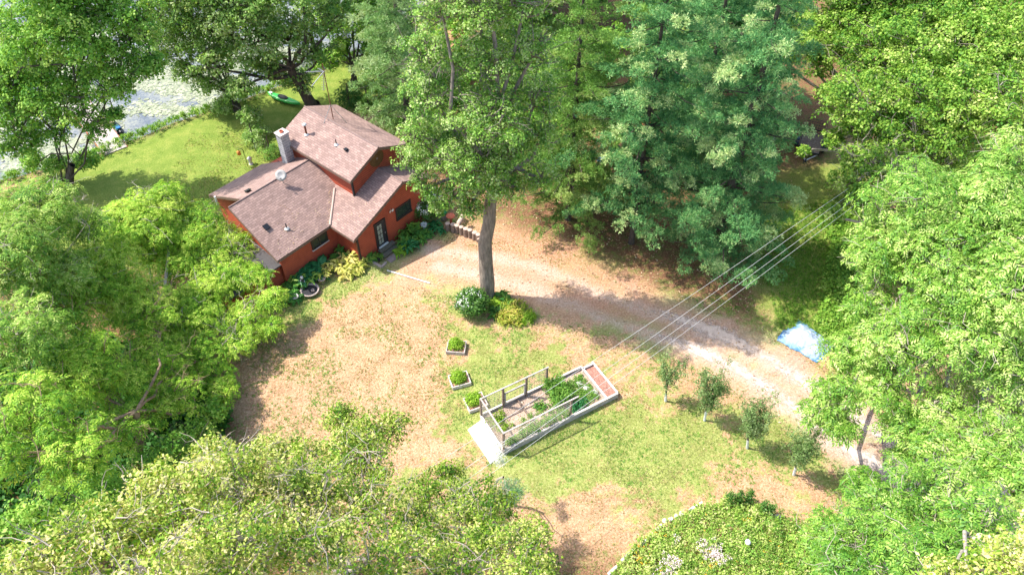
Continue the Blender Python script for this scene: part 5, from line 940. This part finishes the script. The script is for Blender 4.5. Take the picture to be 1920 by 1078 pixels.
# ------------------------------------------------------------------ flower patch, lower right
FPp = gp((1130, 1100), (1195, 1020), (1235, 990), (1310, 950), (1390, 935), (1440, 965), (1490, 985), (1600, 960), (1700, 1000), (1700, 1110))
fx, fy = np.array(FPp).T; bb = (fx.min(), fx.max(), fy.min(), fy.max()); n = 9000; x = rng.uniform(bb[0], bb[1], n); y = rng.uniform(bb[2]-3, bb[3], n); k = inside(x, y, FPp+[]) ; x, y = x[k], y[k]; n = len(x)
h = .08+.75*vnoise(x, y, .8, 55)**1.5*rng.uniform(.4, 1.3, n); P = np.stack([x, y, gh(x, y)+h], 1); v0 = vnoise(x, y, 1.6, 56)
lf = [scatter(P[i::4], rng.normal(size=(len(P[i::4]), 3))*.35+[0, 0, 1], rng.uniform(.7, 1.9, len(P[i::4])), 'small', (-.22, -.05, .08, .25)[i], .5) for i in range(4)]
tag(leafobj('flower_patch', lf, M['meadow']), 'dense green flower patch filling the lower right of the lawn', 'flower bed', kind='stuff')
def flowers(name, m, cl, label, sc=1.):
    PP = []
    for px, py, n, r_ in cl: c = un(px, py, .55); PP.append(c+rng.normal(size=(n, 3))*[r_, r_, .06])
    PP = np.concatenate(PP); tag(leafobj(name, [scatter(PP, rng.normal(size=(len(PP), 3))*.3+[0, 0, 1], sc*rng.uniform(.7, 1.2, len(PP)), 'petal')], m), label, 'flowers', kind='stuff')
flowers('pink_flowers', M['pink_petal'], [(1335, 1030, 70, .26), (1350, 1042, 30, .2), (1258, 1058, 50, .22), (1268, 1052, 18, .12), (1270, 1010, 5, .2), (1240, 1075, 14, .2)], 'pale pinkish white flower heads in the lower right flower patch')
flowers('orange_flowers', M['orange_petal'], [(1195, 1046, 9, .18), (1240, 1003, 4, .12), (1336, 1062, 6, .12), (1400, 975, 3, .1), (1280, 1062, 4, .2), (1210, 1018, 4, .15), (1370, 1030, 5, .8), (1420, 1010, 5, .6), (1290, 1030, 6, .8), (1220, 1060, 6, .5), (1450, 1040, 4, .8)], 'orange and yellow blossoms scattered through the flower patch', .65)
lg2 = [((1165, 1053), (1189, 1030), 'nearest white edging log of the flower patch'), ((1201, 1022), (1221, 1006), 'second white edging log of the flower patch'), ((1228, 997), (1240, 985), 'short third white edging log of the flower patch'), ((1292, 958), (1316, 943), 'farthest white edging log by the tip of the flower patch'), ((1140, 1078), (1160, 1060), 'pale edging log at the bottom edge of the picture')]
for a, b, l in lg2: A_, B_ = gnd(*a)+ZV*.08, gnd(*b)+ZV*.08; mb = MB(); mb.tube([A_, (A_+B_)/2+ZV*.01, B_], [.085, .09, .08], 8); tag(obj('edging_log', mb, mat('birch_white', (.75, .70, .64), (.45, .40, .35), 12, .8)), l, 'log', 'white logs edging the flower patch')
for i, (px, py) in enumerate(((1246, 977), (1258, 974), (1268, 968), (1278, 963))): mb = MB(); mb.ball(gnd(px, py)+ZV*.05, .14, 9, 6, .15, (1, 1, .6)); tag(obj('edging_stone', mb, M['stone']), ['lowest','second lowest','second highest','highest'][i]+' of the four pale stones between the flower patch edging logs', 'stone', 'pale edging stones of the flower patch')
mb = MB(); mb.ball(un(1402, 1016, .55), .15, 10, 7, .15, (1, 1, .9)); mb.ball(un(1404, 1014, .3), .14, 10, 7, .1); tag(obj('white_stone', mb, M['whitepaint'], org=un(1404, 1020, 0)), 'white stone ornament standing amid the flower patch', 'ornament')
mb = MB(); mb.ball(gnd(1456, 971)+ZV*.08, .22, 10, 7, .2, (1.2, .8, .6)); tag(obj('grey_stone', mb, M['stone']), 'grey stone at the right rim of the flower patch', 'stone')
def stalk(px, py, h, label):
    b = gnd(px, py); n = 34; z = np.linspace(.1, 1, n)*h; p = np.stack([rng.normal(size=n)*.05, rng.normal(size=n)*.05, z], 1)+b; t = thing('tall_stalk', b, label, 'plant', 'tall leafy stalks at the tip of the flower patch')
    mb = MB(); mb.tube([b, b+ZV*h], [.02, .008], 5); obj('stem', mb, M['brownwood'], t); a = rng.uniform(0, 6.28, n); leafobj('foliage', [scatter(p, np.stack([np.cos(a)*.6, np.sin(a)*.6, np.full(n, .6)], 1), rng.uniform(1.3, 1.7, n)*(1.15-.5*z/h), 'small')], M['bush'], t)
for a in ((1364, 946, 1.25, 'leftmost tall leafy stalk'), (1381, 945, 1.35, 'tall leafy stalk second from the left'), (1401, 942, 1.3, 'tall stalk left of the gap'), (1427, 962, 1.2, 'tall stalk right of the gap'), (1440, 966, 1.1, 'last tall stalk by the grey stone')): stalk(a[0], a[1], a[2], a[3]+' at the tip of the flower patch')
# ------------------------------------------------------------------ ground cover, weeds, lily pads
def cover(name, poly, n, hmin, hmax, leaf, kind, sc, label, cat='plants', z=None, vs=.5):
    P_ = gp(*poly); fx, fy = np.array(P_).T; x = rng.uniform(fx.min(), fx.max(), n); y = rng.uniform(fy.min(), fy.max(), n); k = inside(x, y, P_); x, y = x[k], y[k]; nn = vnoise(x, y, 1.5, 61); k = nn > .38*rng.random(len(x))+.12; x, y, nn = x[k], y[k], nn[k]; n = len(x)
    if not n: return
    zz = gh(x, y)+hmin+(hmax-hmin)*nn*rng.random(n) if z is None else np.full(n, z); tag(leafobj(name, [scatter(np.stack([x, y, zz], 1), rng.normal(size=(n, 3))*.3+[0, 0, 1], sc*rng.uniform(.7, 1.3, n), kind, 0, vs)], M[leaf]), label, cat, kind='stuff')
cover('undergrowth', [(1530, 400), (1620, 400), (1640, 620), (1560, 640), (1530, 600), (1545, 520), (1560, 460)], 2600, .1, 1.0, 'weed', 'broad', 1.1, 'bright green undergrowth between the pines and the huge ash')
cover('undergrowth', [(1535, 615), (1700, 600), (1700, 690), (1560, 690), (1555, 650)], 900, .1, .5, 'weed', 'broad', .9, 'yellow green weeds around the blue tarp')
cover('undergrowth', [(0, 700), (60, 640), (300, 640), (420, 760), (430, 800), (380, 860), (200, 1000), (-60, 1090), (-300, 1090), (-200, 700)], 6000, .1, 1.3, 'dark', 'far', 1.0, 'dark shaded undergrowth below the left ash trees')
cover('undergrowth', [(1660, 60), (2100, 60), (2300, 600), (1700, 600), (1640, 420), (1640, 300)], 5000, .1, 1.6, 'maple', 'far', 1.1, 'woodland undergrowth below the right hand trees')
cover('undergrowth', [(690, 200), (760, 240), (800, 300), (1000, 300), (1060, 100), (1000, 20), (700, 20)], 2600, .1, 1.4, 'maple', 'far', 1.0, 'leafy undergrowth in the wood behind the house')
cover('grass_clumps', [(1430, 400), (1580, 370), (1640, 420), (1640, 640), (1560, 640), (1460, 615), (1440, 540), (1400, 480)], 9000, .0, .05, 'weed', 'blade', .40, 'bright green grass clumps in the shade right of the driveway')
cover('grass_clumps', [(600, 575), (560, 560), (640, 520), (700, 500), (740, 505), (690, 530), (640, 560)], 1500, .0, .03, 'weed', 'blade', .16, 'green grass clumps beside the golden hostas')
shore = SHORE; sp = resample(shore, .09); sp = sp+rng.normal(size=sp.shape)*.45; zz = np.maximum(gh(sp[:, 0], sp[:, 1]), -.6)+.1+.35*rng.random(len(sp))
tag(leafobj('shore_weeds', [scatter(np.c_[sp, zz], rng.normal(size=(len(sp), 3))*.4+[0, 0, 1], rng.uniform(.8, 1.5, len(sp)), 'blade'), scatter(np.c_[sp+rng.normal(size=sp.shape)*.3, zz], rng.normal(size=(len(sp), 3))*.4+[0, 0, 1], rng.uniform(.7, 1.1, len(sp)), 'broad')], M['weed']), 'tall green weeds along the lake shore', 'weeds', kind='stuff')
TPL['pad'] = [np.array([[[-.12, -.08, 0], [.1, -.12, 0], [.14, .09, 0], [-.09, .13, 0]], [[.2, .1, .004], [.38, .08, .004], [.36, .25, .004], [.22, .24, .004]]])]
P_ = gp((-100, 330), (165, 290), (240, 256), (340, 218), (440, 185), (640, 95), (500, 20), (-100, 40)); fx, fy = np.array(P_).T; n = 26000; x = rng.uniform(fx.min(), fx.max(), n); y = rng.uniform(fy.min(), fy.max(), n); k = inside(x, y, P_) & (lake_in(x, y) > 1.0); x, y = x[k], y[k]
k = vnoise(x*.55+y*.3, y*1.3, 2.6, 77)+.25*(vnoise(x, y, .7, 78)-.5) > .42+.12*rng.random(len(x)); x, y = x[k], y[k]; n = len(x)
tag(leafobj('lily_pads', [scatter(np.stack([x, y, np.full(n, -.53)], 1), rng.normal(size=(n, 3))*.03+[0, 0, 1], rng.uniform(.7, 1.5, n), 'pad', 0, .8)], M['pad']), 'pale lily pads floating on the lake', 'lily pads', kind='stuff')
# fallen leaves on roofs and drive
PPs = []
for pl, nrmv, pts_ in ((g(0, LY, LZ), LN, [(rng.uniform(520, 617), rng.uniform(380, 480)) for _ in range(170)]+[(617+rng.normal()*3, rng.uniform(345, 424)) for _ in range(70)]), (g(XR, 0, RZ), nrm(np.cross(HY, g(XR, 0, RZ)-g(-.497, 0, EZ))), [(rng.uniform(625, 720), rng.uniform(350, 440)) for _ in range(160)])):
    for px, py in pts_:
        p = unpl(px, py, pl, nrmv); lx_, ly_, lz_ = local(p)
        if (pts_ is not None) and ((-4.7 < lx_ < XR-.1 and -.3 < ly_ < 5.9)) and not (lx_ > A2 and ly_ > C2+.3):
            if nrmv is LN and (ly_ < 1.95 or lx_ > (ly_-1.92)*sl_/sf-.5): continue
            if nrmv is not LN and (lx_ < -.45 or (ly_ > 1.9 and lx_ < (ly_-1.92)*sl_/sf-.5)): continue
            PPs.append(p+ZV*.02)
PPs = np.array(PPs); TPL['leaflet'] = [np.array([[[-.05, 0, 0], [0, -.03, .01], [.06, 0, 0], [0, .03, .012]]])]
M['litter'] = leafmat('dead_leaf', [(.20, .11, .06), (.46, .32, .18), (.66, .54, .36)], .1, .7)
tag(leafobj('fallen_leaves', [scatter(PPs, rng.normal(size=PPs.shape)*.25+[0, 0, 1], rng.uniform(.3, .95, len(PPs)), 'leaflet', 0, .8)], M['litter']), 'dry fallen leaves and twigs scattered on the lower roofs', 'fallen leaves', kind='stuff')
n = 5200; x = rng.uniform(-10, 24, n); y = rng.uniform(22, 46, n); k = (~((((x-HO[0])*HX[0]+(y-HO[1])*HX[1]) < 6.6) & (((x-HO[0])*HY[0]+(y-HO[1])*HY[1]) > -.1))) & ((seg_dist(x, y, DRV) < 3.0) | inside(x, y, PINEA)); x, y = x[k], y[k]
tag(leafobj('ground_litter', [scatter(np.stack([x, y, gh(x, y)+.03], 1), rng.normal(size=(len(x), 3))*.25+[0, 0, 1], rng.uniform(.6, 1.7, len(x)), 'leaflet', 0, .8)], M['litter']), 'dead leaves littering the driveway and the needle covered ground', 'leaf litter', kind='stuff')
TPL['clover'] = [T_broad(10, .13, .05, .04, .4, .15) for _ in range(3)]
n = 26000; x = rng.uniform(-18, 20, n); y = rng.uniform(14, 34, n); k = (vnoise(x, y, 1.1, 81)*.6+vnoise(x, y, 4.5, 31)*.4 > .56+.1*(rng.random(n)-.5)) & (seg_dist(x, y, DRV) > 2.2); x, y = x[k], y[k]
bi = (x-P1[0])*bx[0]+(y-P1[1])*bx[1]; bj = (x-P1[0])*by[0]+(y-P1[1])*by[1]; k = ~((bi > -.1) & (bi < bl+.1) & (bj > -.1) & (bj < bw+.1)); x, y = x[k], y[k]
tag(leafobj('clover', [scatter(np.stack([x, y, gh(x, y)+.03], 1), rng.normal(size=(len(x), 3))*.15+[0, 0, 1], rng.uniform(.5, 1.2, len(x)), 'clover', 0, .6)], M['veg']), 'patches of low green clover in the dry lawn', 'clover', kind='stuff')
cover('drive_weeds', [(930, 575), (1060, 600), (1180, 640), (1300, 700), (1400, 750), (1500, 820), (1560, 870), (1530, 875), (1380, 780), (1250, 710), (1100, 640), (940, 590)], 2200, .0, .05, 'weed', 'blade', .22, 'weedy grass along the lower edge of the driveway')
cover('tall_weeds', [(1240, 1010), (1400, 950), (1560, 990), (1640, 1080), (1250, 1100)], 420, .4, .75, 'meadow', 'lance', .8, 'taller narrow leaved weeds standing out of the flower patch')
cover('tall_weeds', [(1330, 1000), (1440, 975), (1620, 990), (1680, 1090), (1400, 1100)], 260, .3, .7, 'veg', 'broad', .9, 'broad leaved green weeds in the right half of the flower patch')
# short grass blades over the lawn
n = 230000; x = rng.uniform(-26, 24, n); y = rng.uniform(14, 52, n); pr_ = (sstep(.45, .7, vnoise(x, y, 1.4, 62))*.8+.15)
hin = np.zeros(n, bool)
lx = (x-HO[0])*HX[0]+(y-HO[1])*HX[1]; ly = (x-HO[0])*HY[0]+(y-HO[1])*HY[1]; hin = (lx > -8) & (lx < 6.5) & (ly > -.1) & (ly < 11)
bi = (x-P1[0])*bx[0]+(y-P1[1])*bx[1]; bj = (x-P1[0])*by[0]+(y-P1[1])*by[1]; hin |= (bi > -.1) & (bi < bl+.1) & (bj > -.1) & (bj < bw+.1)
dr = seg_dist(x, y, DRV) < 2.3
ndd = inside(x, y, PINEA)
k = (~hin) & (~dr) & (rng.random(n) < pr_*np.where(ndd, .25, 1)) & (np.abs(x) < 8+y*.75); x, y = x[k], y[k]; n = len(x)
TPL['grass'] = [np.array([[[-.008, 0, 0], [.008, 0, 0], [.012+dx, dy, .05], [-.004+dx, dy, .05]] for dx, dy, in rng.normal(size=(3, 2))*.03]) + np.array([rng.normal()*0, 0, 0]) for _ in range(5)]
M['grass'] = leafmat('grass_blade', [(.62, .50, .32), (.50, .42, .20), (.24, .34, .06), (.16, .30, .04)], .2, .7, .2)
tag(leafobj('lawn_grass', [scatter(np.stack([x, y, gh(x, y)], 1), rng.normal(size=(n, 3))*.2+[0, 0, 1], rng.uniform(.8, 1.5, n), 'grass', 0, .9)], M['grass']), 'short dry and green grass blades of the lawn', 'grass', kind='stuff')
